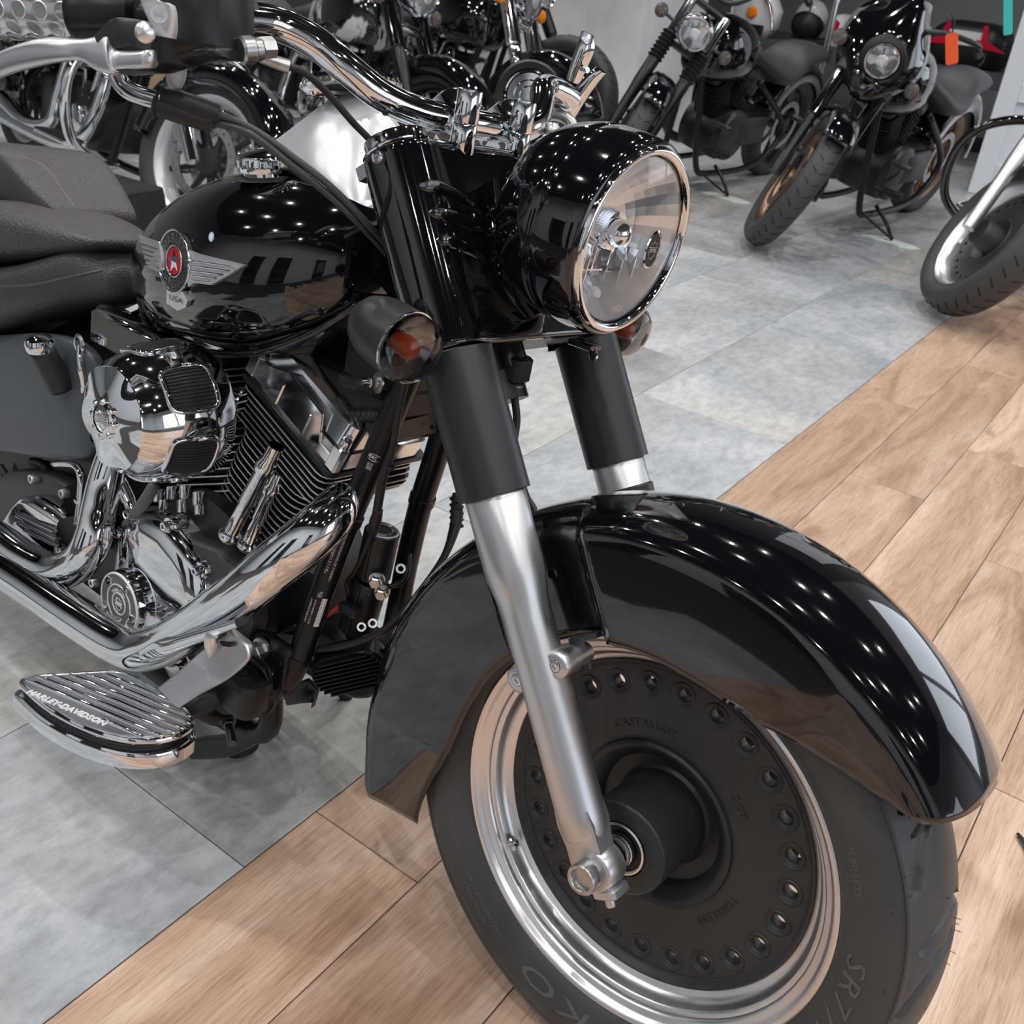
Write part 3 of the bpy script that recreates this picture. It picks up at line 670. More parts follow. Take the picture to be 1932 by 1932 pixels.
# controls on the near side
_at = at
def at(px, py, y): return _at(px, py, y + .040)
g = G(); p0 = hpn[0]; gr = T3([(270, 32, -.372), (175, 24, -.392), (0, 16, -.432), (-120, 12, -.458)])
axg = (gr[2] - gr[1]).normalized()
g.tube([p0, gr[0], gr[1]], .0155, 20, 1); g.lathe([(.0215, 0), (.0265, .001), (.0268, .055), (.0285, .057), (.0285, .064), (.0268, .066)], gr[0], axg, 36, caps=(True, True))
part('throttle_collar', g, powder, smooth=50)
g = G(); g.lathe([(.0262, 0), (.0275, .0015), (.0275, .004), (.0262, .006), (.0258, .16)], gr[1] + axg * -.002, axg, 48, caps=(True, True)); grip = part('drilled_grip', g, alu2, smooth=50, label='polished grip drilled with rows of round holes')
gi = G(); gd = G(); u_, w_ = perp(axg); toC = (CB - gr[1]); toC = (toC - axg * toC.dot(axg)).normalized(); sd = axg.cross(toC)
for row, a in enumerate((-1.25, -.62, 0, .62, 1.25, -1.9, 1.9)):
    for k in range(9):
        d = toC * cos(a) + sd * sin(a); c = gr[1] + axg * (.014 + .0235 * k + (.0118 if row % 2 else 0)) + d * .0258
        gd.lathe([(0, .0003), (.0062, .0003)], c, d, 18); gi.lathe([(.0085, .0001), (.0078, .0007), (.0066, .0006), (.0060, -.0006)], c, d, 20)
sub('grip_hole', gd, steel, grip); sub('hole_rim', gi, alu2, grip)
g = G(); strap(g, [(-60, 130, -60, 178, -.455, .006), (0, 99, 0, 147, -.447, .007), (57, 77, 57, 129, -.437, .007), (104, 70, 129, 115, -.428, .007), (159, 73, 159, 117, -.42, .007), (190, 67, 190, 137, -.414, .008), (211, 63, 219, 141, -.410, .008), (222, 94, 226, 133, -.407, .006), (288, 94, 288, 129, -.394, .006)], 4)
part('brake_lever', g, alu, smooth=180, label='brushed silver front brake lever')
g = G(); strap(g, [(208, 72, 214, 88, -.405, .016), (240, 40, 222, 92, -.40, .018), (262, 38, 250, 100, -.392, .019), (290, 42, 285, 96, -.386, .019), (312, 50, 318, 130, -.376, .019)], 3, e=5)
part('lever_bracket', g, castb, smooth=40)
g = G(); strap(g, [(224, 131, 226, 140, -.40, .015), (270, 128, 270, 137, -.39, .015), (300, 92, 305, 136, -.38, .016), (340, 70, 335, 124, -.37, .018)], 2, e=5)
g2 = G(); strap(g2, [(318, -60, 322, 96, -.372, .020), (330, -60, 330, 112, -.366, .026), (380, -55, 380, 112, -.348, .030), (425, -50, 425, 112, -.332, .030), (443, -40, 448, 110, -.325, .020)], 3, e=5)
mc = part('brake_master_cylinder', g2, powder, smooth=45, label='black front brake master cylinder'); sub('lever_pivot_housing', g, powder, mc)
g = G(); strap(g, [(322, -8, 322, 14, -.368, .028), (380, -6, 380, 12, -.346, .034), (436, -10, 440, 10, -.327, .030)], 3, e=6); sub('reservoir_cover', g, powder, mc)
g = G(); strap(g, [(340, 108, 345, 128, -.362, .014), (380, 94, 380, 116, -.35, .018), (430, 88, 440, 114, -.333, .022), (452, 96, 452, 116, -.326, .016)], 3); sub('switch_housing', g, powder, mc)
g = G(); strap(g, [(262, -40, 292, -40, -.412, .003), (268, 0, 298, 0, -.408, .003), (280, 30, 326, 10, -.402, .004), (294, 58, 331, 50, -.396, .004), (300, 68, 328, 73, -.392, .004)], 3, e=5)
clp = part('lever_clamp', g, satin, smooth=40, label='silver curved handlebar clamp with round emblem')
g = G(); c = at(300, 27, -.4085); n_ = (CB - c).normalized(); g.lathe([(0, 0), (.0058, 0), (.0062, .001), (.0068, .001), (.0070, 0)], c, n_, 28); sub('clamp_medallion', g, satin, clp)
g = G(); uu = n_.cross(Z).normalized() * -1; shield(g, c, uu, uu.cross(n_) * -1, .008, .0007, n_); sub('medallion_emblem', g, alu2, clp, smooth=0)
g = G(); c = at(274, 61, -.412); g.lathe([(.009, -.004), (.0085, .001), (.006, .003), (0, .0035)], c, (CB - c).normalized(), 24); part('pivot_bolt', g, alu2)
g = G(); a, b = at(333, 120, -.362), at(334, 164, -.357); g.tube([a, a * .45 + b * .55, b], [.0095, .0085, .0045], 16, 4); part('turn_switch', g, M('grey_plastic', (.35, .36, .38), .4), smooth=180)
g = G(); a, b = at(452, 95, -.325), at(500, 92, -.300); dr = (b - a).normalized(); g.lathe([(.010, 0), (.0125, .002), (.0125, .012), (.0105, .014), (.0105, .020), (.0095, .0215)], a, dr, 20, caps=(True, True)); g.lathe([(.0105, .0215), (.0105, .034)], a, dr, 8, caps=(True, True))
bj = part('banjo_fitting', g, steel, smooth=30)
g = G(); a, b = at(492, 108, -.302), at(545, 126, -.280); g.tube([a, (a + b) / 2, b], [.0055, .0062, .0068], 14, 3); sub('hose_ferrule', g, steel, bj)
g = G(); g.tube(T3([(543, 126, -.281), (575, 137, -.268), (620, 178, -.24), (665, 230, -.21), (706, 275, -.17), (730, 330, -.12)]), .0036, 10); part('clutch_cable', g, rubber2)
for i, (L1, L2, L3) in enumerate((([(212, 118, -.392), (216, 150, -.39), (236, 176, -.385), (268, 190, -.375), (298, 198, -.367)], [(292, 197, -.368), (350, 215, -.350), (404, 231, -.332)], [(402, 231, -.333), (470, 252, -.312), (550, 312, -.275), (620, 368, -.235), (680, 425, -.195), (742, 492, -.13)]),
                                 ([(226, 130, -.388), (238, 156, -.383), (262, 170, -.377), (305, 183, -.367)], [(302, 181, -.364), (360, 199, -.348), (414, 217, -.330)], [(412, 216, -.331), (480, 246, -.306), (560, 302, -.27), (630, 358, -.232), (700, 430, -.185), (745, 480, -.13)]))):
    g = G(); g.tube(T3(L1), .0045, 12); r = part('throttle_pipe', g, chrome_soft, smooth=180)
    g = G(); P = T3(L2); g.tube(P, [.0098, .0105, .0095], 16, 4); g.lathe([(.0098, 0), (.0115, .001), (.0115, .003), (.0098, .004)], P[0], P[1] - P[0], 16); sub('rubber_boot', g, rubber2, r)
    g = G(); P = spline(T3(L3), 40); prof = [.0034 + (.0006 if k % 2 else 0) for k in range(len(P))]
    g.tube(P, prof, 8, 1); g.cyl(P[0], P[4], .0055); sub('throttle_cable', g, M('cable_sheath', (.05, .05, .055), .35), r, smooth=180)

at = _at
# far side lever, perch and bar end
g = G(); strap(g, [(1066, 196, 1080, 222, .30, .010), (1090, 166, 1104, 182, .30, .010), (1118, 136, 1128, 150, .30, .009), (1128, 126, 1140, 138, .30, .006)], 3, e=4); part('clutch_lever', g, chrome, smooth=60)
g = G(); strap(g, [(1074, 150, 1088, 158, .31, .010), (1086, 112, 1104, 122, .31, .012), (1098, 78, 1116, 92, .31, .012), (1102, 58, 1116, 66, .31, .008)], 3, e=4); g.tube([_at(1096, 130, .31), _at(1108, 132, .305)], .004, 8, 1); part('far_turn_lever', g, chrome, smooth=60)
g = G(); c = _at(998, 182, .27); n_ = (CB - c).normalized(); g.lathe([(.0, .010), (.012, .010), (.014, .006), (.020, .006), (.022, .002), (.030, .002), (.032, -.002), (.040, -.004), (.040, -.02), (0, -.02)], c, n_, 36); pc_ = part('clutch_perch', g, chrome, smooth=40)
g = G(); g.lathe([(.036, .0), (.044, .003), (.047, -.002), (.047, -.012)], c, n_, 36); sub('perch_cover', g, rubber2, pc_)
g = G(); g.tube([_at(1020, 220, .26), _at(1050, 216, .27), _at(1075, 228, .28), _at(1082, 246, .28)], .008, 12); g.hexbolt(_at(1040, 250, .15), (.5, -.6, .3), .009, .014, ); part('perch_bracket', g, steel, smooth=60, kind='stuff')
# ---- fuel tank
tk = [(-.985, .420, .355, .045), (-.970, .442, .338, .072), (-.930, .478, .318, .104), (-.870, .520, .308, .134), (-.800, .553, .312, .155), (-.720, .577, .326, .168), (-.650, .588, .345, .170), (-.590, .590, .370, .160), (-.545, .583, .400, .142), (-.515, .570, .430, .118), (-.500, .552, .455, .094)]
tk = [(-.992, .405, .370, .025)] + tk + [(-.495, .530, .480, .060)]
def tank_sec(x, zt, zb, hw, n=48):
    r = []; zc = zb + (zt - zb) * .46
    for k in range(n):
        q = 2 * pi * k / n; c_, s_ = cos(q), sin(q)
        e = 2.3; yy = hw * (abs(s_) ** (2 / e)) * (1 if s_ > 0 else -1)
        zz = zc + ((zt - zc) if c_ > 0 else (zc - zb)) * (abs(c_) ** (2 / (2.1 if c_ > 0 else 2.6))) * (1 if c_ > 0 else -1)
        r.append(V((x, yy, zz)))
    return r
cols = [spline([t[i] for t in tk], 5) for i in range(4)]
g = G(); g.rings([tank_sec(*c) for c in zip(*cols)]); tank = part('fuel_tank', g, paint, smooth=180, label='gloss black teardrop fuel tank')
def tank_y(x, z, off=.0):
    'near side surface of the tank at x, z'
    xs = cols[0]
    for i in range(len(xs) - 1):
        if xs[i] <= x <= xs[i + 1]:
            t = (x - xs[i]) / (xs[i + 1] - xs[i]); zt, zb, hw = [c[i] + (c[i + 1] - c[i]) * t for c in cols[1:]]
            zc = zb + (zt - zb) * .46; hz = (zt - zc) if z > zc else (zc - zb); n = 2.1 if z > zc else 2.6
            f = max(0.0, 1 - (abs(z - zc) / hz) ** n); return -(hw * f ** (1 / 2.3)) - off
    return -.05
# seam flange under the tank
g = G(); P = [V((x, -.118 * min(1, hw / .16) - .004, zb + .012)) for x, zt, zb, hw in zip(*cols)][3:-6]
g.tube(P, [.0042 + .0012 * abs(sin(i * 1.3)) for i in range(len(P))], 8, 1); sub('tank_seam', g, paint, tank, smooth=180)
# console
cs = [(-.850, .560, .004, .010), (-.820, .580, .016, .022), (-.770, .603, .030, .040), (-.715, .638, .044, .062), (-.670, .668, .054, .085), (-.630, .682, .062, .100), (-.590, .672, .066, .100), (-.555, .645, .064, .080), (-.530, .610, .058, .050), (-.512, .578, .046, .025)]
C4 = [spline([c[i] for c in cs], 4) for i in range(4)]
g = G(); R = []
for x, zt, hw, hh in zip(*C4):
    R.append([V((x, hw * 1.25 * sin(q) * (1 - .30 * max(0, cos(q))), zt - hh + (hh if cos(q) > 0 else .03) * cos(q) * (abs(cos(q)) ** .0))) for q in [2 * pi * k / 32 for k in range(32)]])
g.rings(R); con = part('tank_console', g, satin, smooth=180, label='satin silver instrument console on the tank')
g = G(); g.tube([V((x, -hw * 1.28, zt - hh + .0)) for x, zt, hw, hh in zip(*C4)][6:], .0045, 8, 1); sub('console_gasket', g, rubber2, con, smooth=180)
g = G(); c = V((-.645, 0, .688)); n_ = V((-.28, 0, .96)).normalized(); g.lathe([(.050, -.006), (.058, -.004), (.0605, .002), (.0585, .007), (.054, .008), (.052, .005)], c, n_, 56); sub('gauge_bezel', g, chrome, con)
g = G(); 
for k in range(40): a = 2 * pi * k / 40; g.ball(c + n_ * .0 + V((cos(a) * .96, sin(a), cos(a) * .28)) * .0605, .0022, seg=6)
sub('bezel_bead', g, chrome, con, kind='stuff')
g = G(); g.lathe([(0, .004), (.052, .004)], c, n_, 40); sub('gauge_face', g, dark, con)
# filler cap on the near tank top
g = G(); c = at(503, 309, -.088); n_ = V((-.10, -.20, .97)).normalized()
g.lathe([(.030, -.014), (.030, -.008), (.0345, -.007), (.0355, -.002), (.0355, .008), (.0335, .0115), (.020, .0150), (.0, .0165)], c, n_, 56)
for k in range(28):
    a = 2 * pi * k / 28; u_, w_ = perp(n_); g.box(c + n_ * .003 + (u_ * cos(a) + w_ * sin(a)) * .0352, (.0030, .0022, .010), ((u_ * cos(a) + w_ * sin(a)), n_.cross(u_ * cos(a) + w_ * sin(a)), n_), .0006)
cap = part('fuel_cap', g, chrome, smooth=40, label='chrome round fuel filler cap'); g = G(); g.lathe([(.040, -.0155), (.036, -.0125), (.030, -.012)], c, n_, 40); sub('cap_gasket', g, rubber2, cap)
# tank badge: wings, ring, star, letters, wrapped on the tank side
def tpt(px, py, h=0.0):
    y = -.15
    for _ in range(6):
        p = at(px, py, y); y = y * .3 + tank_y(p.x, p.z) * .7
    p = at(px, py, y); e = .006
    dx = (tank_y(p.x + e, p.z) - tank_y(p.x - e, p.z)) / (2 * e); dz = (tank_y(p.x, p.z + e) - tank_y(p.x, p.z - e)) / (2 * e)
    n_ = V((-dx * -1 * -1, -1, dz)) if False else V((dx, -1, dz)).normalized(); return p + n_ * h, n_
def decal(g, poly, h0, h1, bev=.0):
    a = [tpt(*p, h=h0)[0] for p in poly]; b = [tpt(*p, h=h1)[0] for p in poly]
    c = sum(b, V((0, 0, 0))) / len(b); b2 = [c + (p - c) * (1 - bev) for p in b]
    return g.rings([a, b, b2]) if False else g.rings([a, b2])
wingR = [(357, 470), (375, 478), (400, 484), (435, 492), (468, 500), (440, 518), (404, 538), (388, 536), (372, 534), (361, 542), (357, 520)]
wingL = [(272, 446), (290, 452), (312, 459), (316, 480), (318, 510), (308, 514), (290, 505), (284, 488)]
tail = [(322, 542), (333, 552), (352, 548), (362, 566), (358, 578), (342, 584), (320, 570)]
g = G(); decal(g, wingR, -.004, .0050, .03); decal(g, wingL, -.004, .0085, .03); decal(g, tail, -.004, .0055, .04)
bdg = part('tank_badge', g, M('badge_metal', (.72, .73, .75), .34, .8), smooth=30, label='winged metal tank badge with red star')
g = G()
for k in range(5):
    t = k / 5
    for a, b, hh in (((360, 492 + 9 * k), (452 - 12 * k, 504 + 7 * k), .0048), ((277 + 2 * k, 463 + 9 * k), (313, 474 + 8 * k), .0085)): g.tube([tpt(*a, h=hh)[0], tpt((a[0] + b[0]) / 2, (a[1] + b[1]) / 2, h=hh + .0003)[0], tpt(*b, h=hh)[0]], .0009, 6, 2)
sub('wing_rib', g, chrome, bdg, kind='stuff')
def ell(cx, cy, a, b, tilt, n=32): 
    return [(cx + a * cos(q) * cos(tilt) - b * sin(q) * sin(tilt), cy + a * cos(q) * sin(tilt) + b * sin(q) * cos(tilt)) for q in [2 * pi * k / n for k in range(n)]]
ec = (337, 494); EA, EB, ET = 28.5, 57, -.05
g = G(); decal(g, ell(*ec, EA, EB, ET), -.004, .0058, .02); sub('badge_disc', g, M('pewter_dark', (.09, .09, .095), .4, .5), bdg)
g = G()
for sc, rr in ((1.0, .0016), (.50, .0012)):
    E_ = [tpt(*p, h=.0060)[0] for p in ell(*ec, EA * sc, EB * sc, ET)]; g.tube(E_ + [E_[0]], rr, 8, 1)
sub('badge_ring', g, chrome, bdg, smooth=180)
g = G(); decal(g, ell(*ec, EA * .43, EB * .43, ET), .004, .0062, .0); sub('badge_enamel', g, red, bdg)
g = G(); sp = []
for k in range(10):
    r_ = .40 if k % 2 == 0 else .17; q = -pi / 2 + k * pi / 5; sp.append((ec[0] + EA * r_ * cos(q), ec[1] + EB * r_ * sin(q)))
n0 = len(g.v); outer = [tpt(*p, h=.0063)[0] for p in sp]; cen = tpt(*ec, h=.0090)[0]; g.add(outer + [cen], [(i, (i + 1) % 10, 10) for i in range(10)])
recalc(sub('badge_star', g, chrome, bdg, smooth=0))
def tank_text(g, s, a_mid, inward, rad=.73, size=.40):
    vv, ff = text_geo(s, 1.0, .0, space=1.0, fat=.012); out = []
    wtot = max(p[0] for p in vv) - min(p[0] for p in vv); span = {'HARLEY': 2.15, 'DAVIDSON': 2.5}.get(s, 2)
    for p in vv:
        f = p[0] / wtot * span; rr = rad + (p[1] * size if not inward else -p[1] * size); q = a_mid + (f if not inward else -f)
        out.append(tpt(ec[0] + EA * rr * cos(q), ec[1] + EB * rr * sin(q), h=.0064)[0])
    return g.add(out, ff)
g = G(); tank_text(g, 'HARLEY', -pi / 2, False); tank_text(g, 'DAVIDSON', pi / 2, True); sub('badge_lettering', g, chrome, bdg, smooth=0)
g = G()
vv, ff = text_geo('USA', 1.0, 0.0)
g.add([tpt(340 + p[0] * 14, 563 - p[1] * 14 + p[0] * 5, h=.0062)[0] for p in vv], ff); sub('badge_lettering', g, powder, bdg, smooth=0)
g = G(); decal(g, ell(399, 447, 5, 9.5, .1, 16), .0, .0004); sticker = part('round_sticker', g, M('blue_sticker', (.35, .55, .8), .3), label='small pale blue round sticker on the tank')
g = G(); decal(g, ell(399, 447, 3, 6.5, .1, 12), .0004, .0006); sub('sticker_mark', g, white_ink, sticker)

# ---- seat
st = [(-60, 545, -60, 640, -.10), (0, 530, 0, 625, -.10)]
g = G(); strap(g, [(-120, 505, -120, 650, -.055, .115), (0, 500, 0, 632, -.055, .118), (70, 500, 70, 622, -.055, .115), (130, 490, 130, 604, -.055, .105), (175, 474, 175, 590, -.055, .090), (205, 462, 208, 580, -.052, .074), (228, 478, 232, 574, -.048, .058), (250, 505, 250, 560, -.045, .040)], 5, 40, 2.9)
seat = part('seat', g, leather, smooth=180, label='low black leather rider seat')
g = G(); P = []
for px, py, y in ((0, 541, -.168), (60, 538, -.164), (120, 526, -.155), (165, 516, -.140), (193, 510, -.125)): P.append(at(px, py, y))
g.tube(P, .0022, 6, 6); sub('seat_piping', g, leather2, seat, smooth=180)
# rear pads: raised bolster and the passenger pad behind it
g = G(); strap(g, [(-80, 360, -80, 500, -.04, .11), (0, 376, 0, 500, -.04, .115), (80, 382, 80, 500, -.045, .115), (150, 405, 150, 494, -.05, .10), (200, 432, 200, 480, -.055, .075), (229, 452, 229, 464, -.06, .04)], 5, 32, 3.2)
sub('seat_bolster', g, leather2, seat, smooth=180, label='grained leather bolster')
g = G(); strap(g, [(-80, 264, -80, 400, .03, .10), (0, 268, 0, 392, .03, .105), (50, 273, 52, 388, .03, .105), (88, 280, 96, 390, .025, .10), (112, 300, 124, 398, .02, .095), (150, 352, 158, 414, .01, .085), (182, 396, 184, 414, .0, .07)], 3, 36, 7)
pil = sub('passenger_pad', g, leather2, seat, smooth=180, label='black passenger pad with stitched edge')
g = G(); P = [at(a, b, -.074) for a, b in ((-20, 288), (0, 289), (50, 298), (82, 312), (100, 332), (118, 358), (140, 388))]
for a, b in zip(spline(P, 9), spline(P, 9)[1:]): g.cyl(a, a + (b - a) * .6, .0007, seg=5)
sub('stitching', g, M('grey_thread', (.3, .29, .28), .6), seat, kind='stuff')

# ---- frame
def ftube(name, pts, r, mat=powder, lab=None, **k):
    g = G(); g.tube(T3(pts) if len(pts[0]) == 3 and abs(pts[0][0]) > 3 else pts, r, 20, 8); return part(name, g, mat, smooth=180, label=lab, **k)
dn = T3([(778, 690, -.045), (752, 752, -.05), (700, 880, -.060), (655, 985, -.068), (612, 1100, -.078), (575, 1210, -.088), (548, 1275, -.095)]); low = [V((dn[-1].x - .025, -.10, dn[-1].z - .035)), V((dn[-1].x - .08, -.10, -.185)), V((-1.1, -.11, -.20))]
near_tube = ftube('frame_downtube', dn + low, .0165, lab='black frame downtube with data stickers, near side')
far = [V((p.x, -p.y, p.z)) for p in dn + low]; far_tube = ftube('frame_downtube', far, .0165, lab='black frame downtube, far side')
ftube('frame_backbone', [V((-.425, 0, .49)), V((-.50, 0, .47)), V((-.8, 0, .40)), V((-1.1, 0, .25))], .024)
g = G(); g.cyl(fk(.545, -.055, 0), fk(.745, -.055, 0), .034, seg=30, bev=.003); g.box(fk(.60, -.075, 0), (.05, .06, .12), (UF, Y, AXF), .01); part('steering_head', g, powder)
for A_, nm in ((dn, 'near'), (far[:7], 'far')):
    pass
def clampring(P, par, r=.0185):
    a, b = P; g = G(); d = (b - a).normalized(); g.lathe([(r * .9, 0), (r, .001), (r, .013), (r * .9, .014)], a, d, 24); g.box(a + d * .007 + V((-.012, -.018 if a.y < 0 else .018, 0)), (.022, .014, .010), None, .002); return sub('tube_clamp', g, powder, par)
clampring((dn[3], dn[2]), near_tube); clampring((far[3], far[2]), far_tube)
g = G(); a = at(560, 1262, -.098); b = at(530, 1250, -.12)
clampring((at(556, 1250, -.094), at(566, 1230, -.09)), near_tube)
# stickers wrapped on the near tube
def on_tube(P, s, a, r):
    i = min(int(s), len(P) - 2); p = P[i] + (P[i + 1] - P[i]) * (s - i); d = (P[i + 1] - P[i]).normalized(); toC = (CB - p); toC = (toC - d * toC.dot(d)).normalized(); w_ = d.cross(toC)
    return p + (toC * cos(a) + w_ * sin(a)) * r
def tube_text(g, s, P, s0, s1, a, size):
    vv, ff = text_geo(s, 1.0, 0.0); x0 = min(p[0] for p in vv); x1 = max(p[0] for p in vv)
    return g.add([on_tube(P, s0 + (s1 - s0) * (p[0] - x0) / (x1 - x0), a + p[1] * size / .0165, .0172) for p in vv], ff)
FP_ = dn
g = G(); tube_text(g, '*11JN5E36B013116*', FP_, 3.02, 3.75, .18, .0055); tube_text(g, 'HARLEY-DAVIDSON MOTOR COMPANY', FP_, 3.02, 3.85, -.28, .0040); tube_text(g, 'e4 E4', FP_, 4.05, 4.14, .0, .008); tube_text(g, 'THERMOMETRIC', FP_, 4.2, 4.6, .5, .004); tube_text(g, '012A 000811116 00', FP_, 4.2, 4.6, .18, .0035)
tube_text(g, 'CUSTOM CHROME', FP_, 1.88, 1.98, .1, .010); tube_text(g, '(R)', FP_, 1.75, 1.85, .1, .016)
sub('sticker_print', g, white_ink, near_tube, smooth=0)
g = G()
for k in range(22):
    s0 = 4.18 + .018 * k; w_ = .006 if k % 3 else .010
    g.add([on_tube(FP_, s0, -.62, .01715), on_tube(FP_, s0 + w_, -.62, .01715), on_tube(FP_, s0 + w_, -.30, .01715), on_tube(FP_, s0, -.30, .01715)], [(0, 1, 2, 3)])
sub('barcode', g, dark, near_tube, smooth=0, kind='stuff')
g = G(); 
for k in range(6):
    a0 = -.68 + .072 * k; g.add([on_tube(FP_, 4.15, a0, .0170), on_tube(FP_, 4.62, a0, .0170), on_tube(FP_, 4.62, a0 + .072, .0170), on_tube(FP_, 4.15, a0 + .072, .0170)], [(0, 1, 2, 3)])
sub('barcode_label', g, white_ink, near_tube, smooth=0)
# bracket between the downtubes
g = G(); a = at(745, 815, -.045); b = at(830, 792, .045); g.box((a + b) / 2, ((b - a).length, .003, .026), ((b - a).normalized(), V((1, 0, 0)) - (b - a).normalized() * (b - a).normalized().x, Z), .001); part('cross_bracket', g, powder)
g = G()
for px in (800, 815): c = at(px, 806, .02); g.lathe([(0, 0), (.003, 0)], c, CB - c, 10)
part('bracket_hole', g, dark)
# cable down the near tube
g = G(); g.tube(T3([(772, 668, -.10), (765, 720, -.085), (752, 780, -.082), (740, 850, -.08), (722, 905, -.082), (712, 960, -.080), (700, 1010, -.06), (672, 1075, -.055), (655, 1100, -.05), (665, 1125, -.05), (700, 1122, -.045)]), [.0042, .0042, .0042, .0042, .0055, .0055, .0042, .0035, .0035, .0035, .0035], 10)
g.tube(T3([(715, 962, -.080), (708, 985, -.074), (703, 1008, -.066)]), [.005, .0078, .005], 12); g.lathe([(.006, 0), (.0075, .002), (.006, .004)], at(735, 885, -.081), (0, 0, 1), 12); part('brake_line', g, rubber2, smooth=180)
# security canister pair
for (px0, py0, px1, py1, y, r) in ((722, 1000, 703, 1088, -.03, .0235), (700, 1092, 672, 1188, -.03, .0245)):
    a, b = at(px0, py0, y), at(px1, py1, y); g = G(); d = (a - b).normalized(); L = (a - b).length
    g.lathe([(0, L), (r * .92, L), (r, L - .002), (r, .003), (r * .9, 0), (0, 0)], b, d, 6 if False else 32)
    g.box(b + d * L / 2 + V((.006, -r * .9, 0)), (.003, .010, L * .92), (V((1, 0, 0)), V((0, 1, 0)), d), .001)
    cn = part('black_canister', g, rubber2 if False else M('black_plastic', (.013, .013, .014), .4), smooth=40)
    if py0 == 1000:
        g = G(); text_arc(g, 'SECURITY', .0075, a, d, X, .0160, pi * .0 - .6 + 1.2, .0003, n_off=.0012); text_arc(g, 'SYSTEM', .0075, a, d, X, .0195, -1.9, .0003, n_off=.0012, inward=True); sub('cap_lettering', g, dark, cn, smooth=0)
        g = G(); g.lathe([(.0125, .0010), (.0215, .0010), (.0222, 0)], a, d, 40); sub('canister_cap', g, alu, cn, smooth=0)
g = G(); a = at(712, 1092, -.045); g.hexbolt(a, (.5, -.8, -.1), .0085, .014); g.hexbolt(at(722, 1115, -.045), (.5, -.8, -.1), .0080, .013); part('hose_bolt', g, steel, smooth=30)
g = G(); g.tube(T3([(728, 1108, -.04), (756, 1100, -.03), (768, 1080, -.02), (772, 1045, -.01)]), .0035, 10); part('hard_line', g, powder, smooth=180)
g = G(); g.tube(T3([(860, 930, .06), (862, 965, .06), (858, 995, .05), (838, 1050, .02), (790, 1120, -.03), (738, 1178, -.06), (690, 1205, -.07), (640, 1220, -.08), (600, 1225, -.085)]), [.0045, .0085, .0075] + [.0048] * 6, 12); g2 = G()
for k in range(5): g.lathe([(.0075, 0), (.0100, .002), (.0075, .004)], at(861, 945 + 12 * k, .06), Z, 16)
part('front_brake_hose', g, rubber2, smooth=180)
g = G(); g.tube(T3([(618, 1164, -.07), (632, 1152, -.065), (650, 1142, -.06)]), .0012, 6); g.tube(T3([(620, 1160, -.07), (634, 1146, -.065), (652, 1138, -.06)]), .0012, 6); part('red_wire', g, M('red_insulation', (.6, .05, .03), .4))
g = G(); g.box(at(660, 1150, -.06), (.03, .015, .014), None, .002); part('wire_connector', g, M('black_plastic'))
# finned regulator (oval)
c = at(658, 1270, -.06); n_ = V((.62, -.62, -.10)).normalized(); u_ = (V((.72, .62, .42)) - n_ * V((.72, .62, .42)).dot(n_)).normalized(); w_ = n_.cross(u_)
g = G(); ov = rrect(.100, .062, .030, 8)
g.prism(ov, c - n_ * .036, u_, w_, n_, .036, .003); reg = part('voltage_regulator', g, powder, smooth=40, label='oval black finned regulator')
for k in range(9):
    t = -.026 + .0065 * k; L = 2 * (.02 + math.sqrt(max(0, .030 ** 2 - t * t))); g = G(); g.box(c + w_ * t + n_ * .003, (L * .93, .0022, .010), (u_, w_, n_), .0008); sub('cooling_fin', g, powder, reg)
g = G(); g.box(at(690, 1200, -.02), (.03, .05, .004), None, .001); g.box(at(740, 1240, .0), (.012, .03, .05), None, .003); g.box(at(655, 1190, 0), (.08, .08, .01), None, .002); part('mounting_bracket', g, powder)

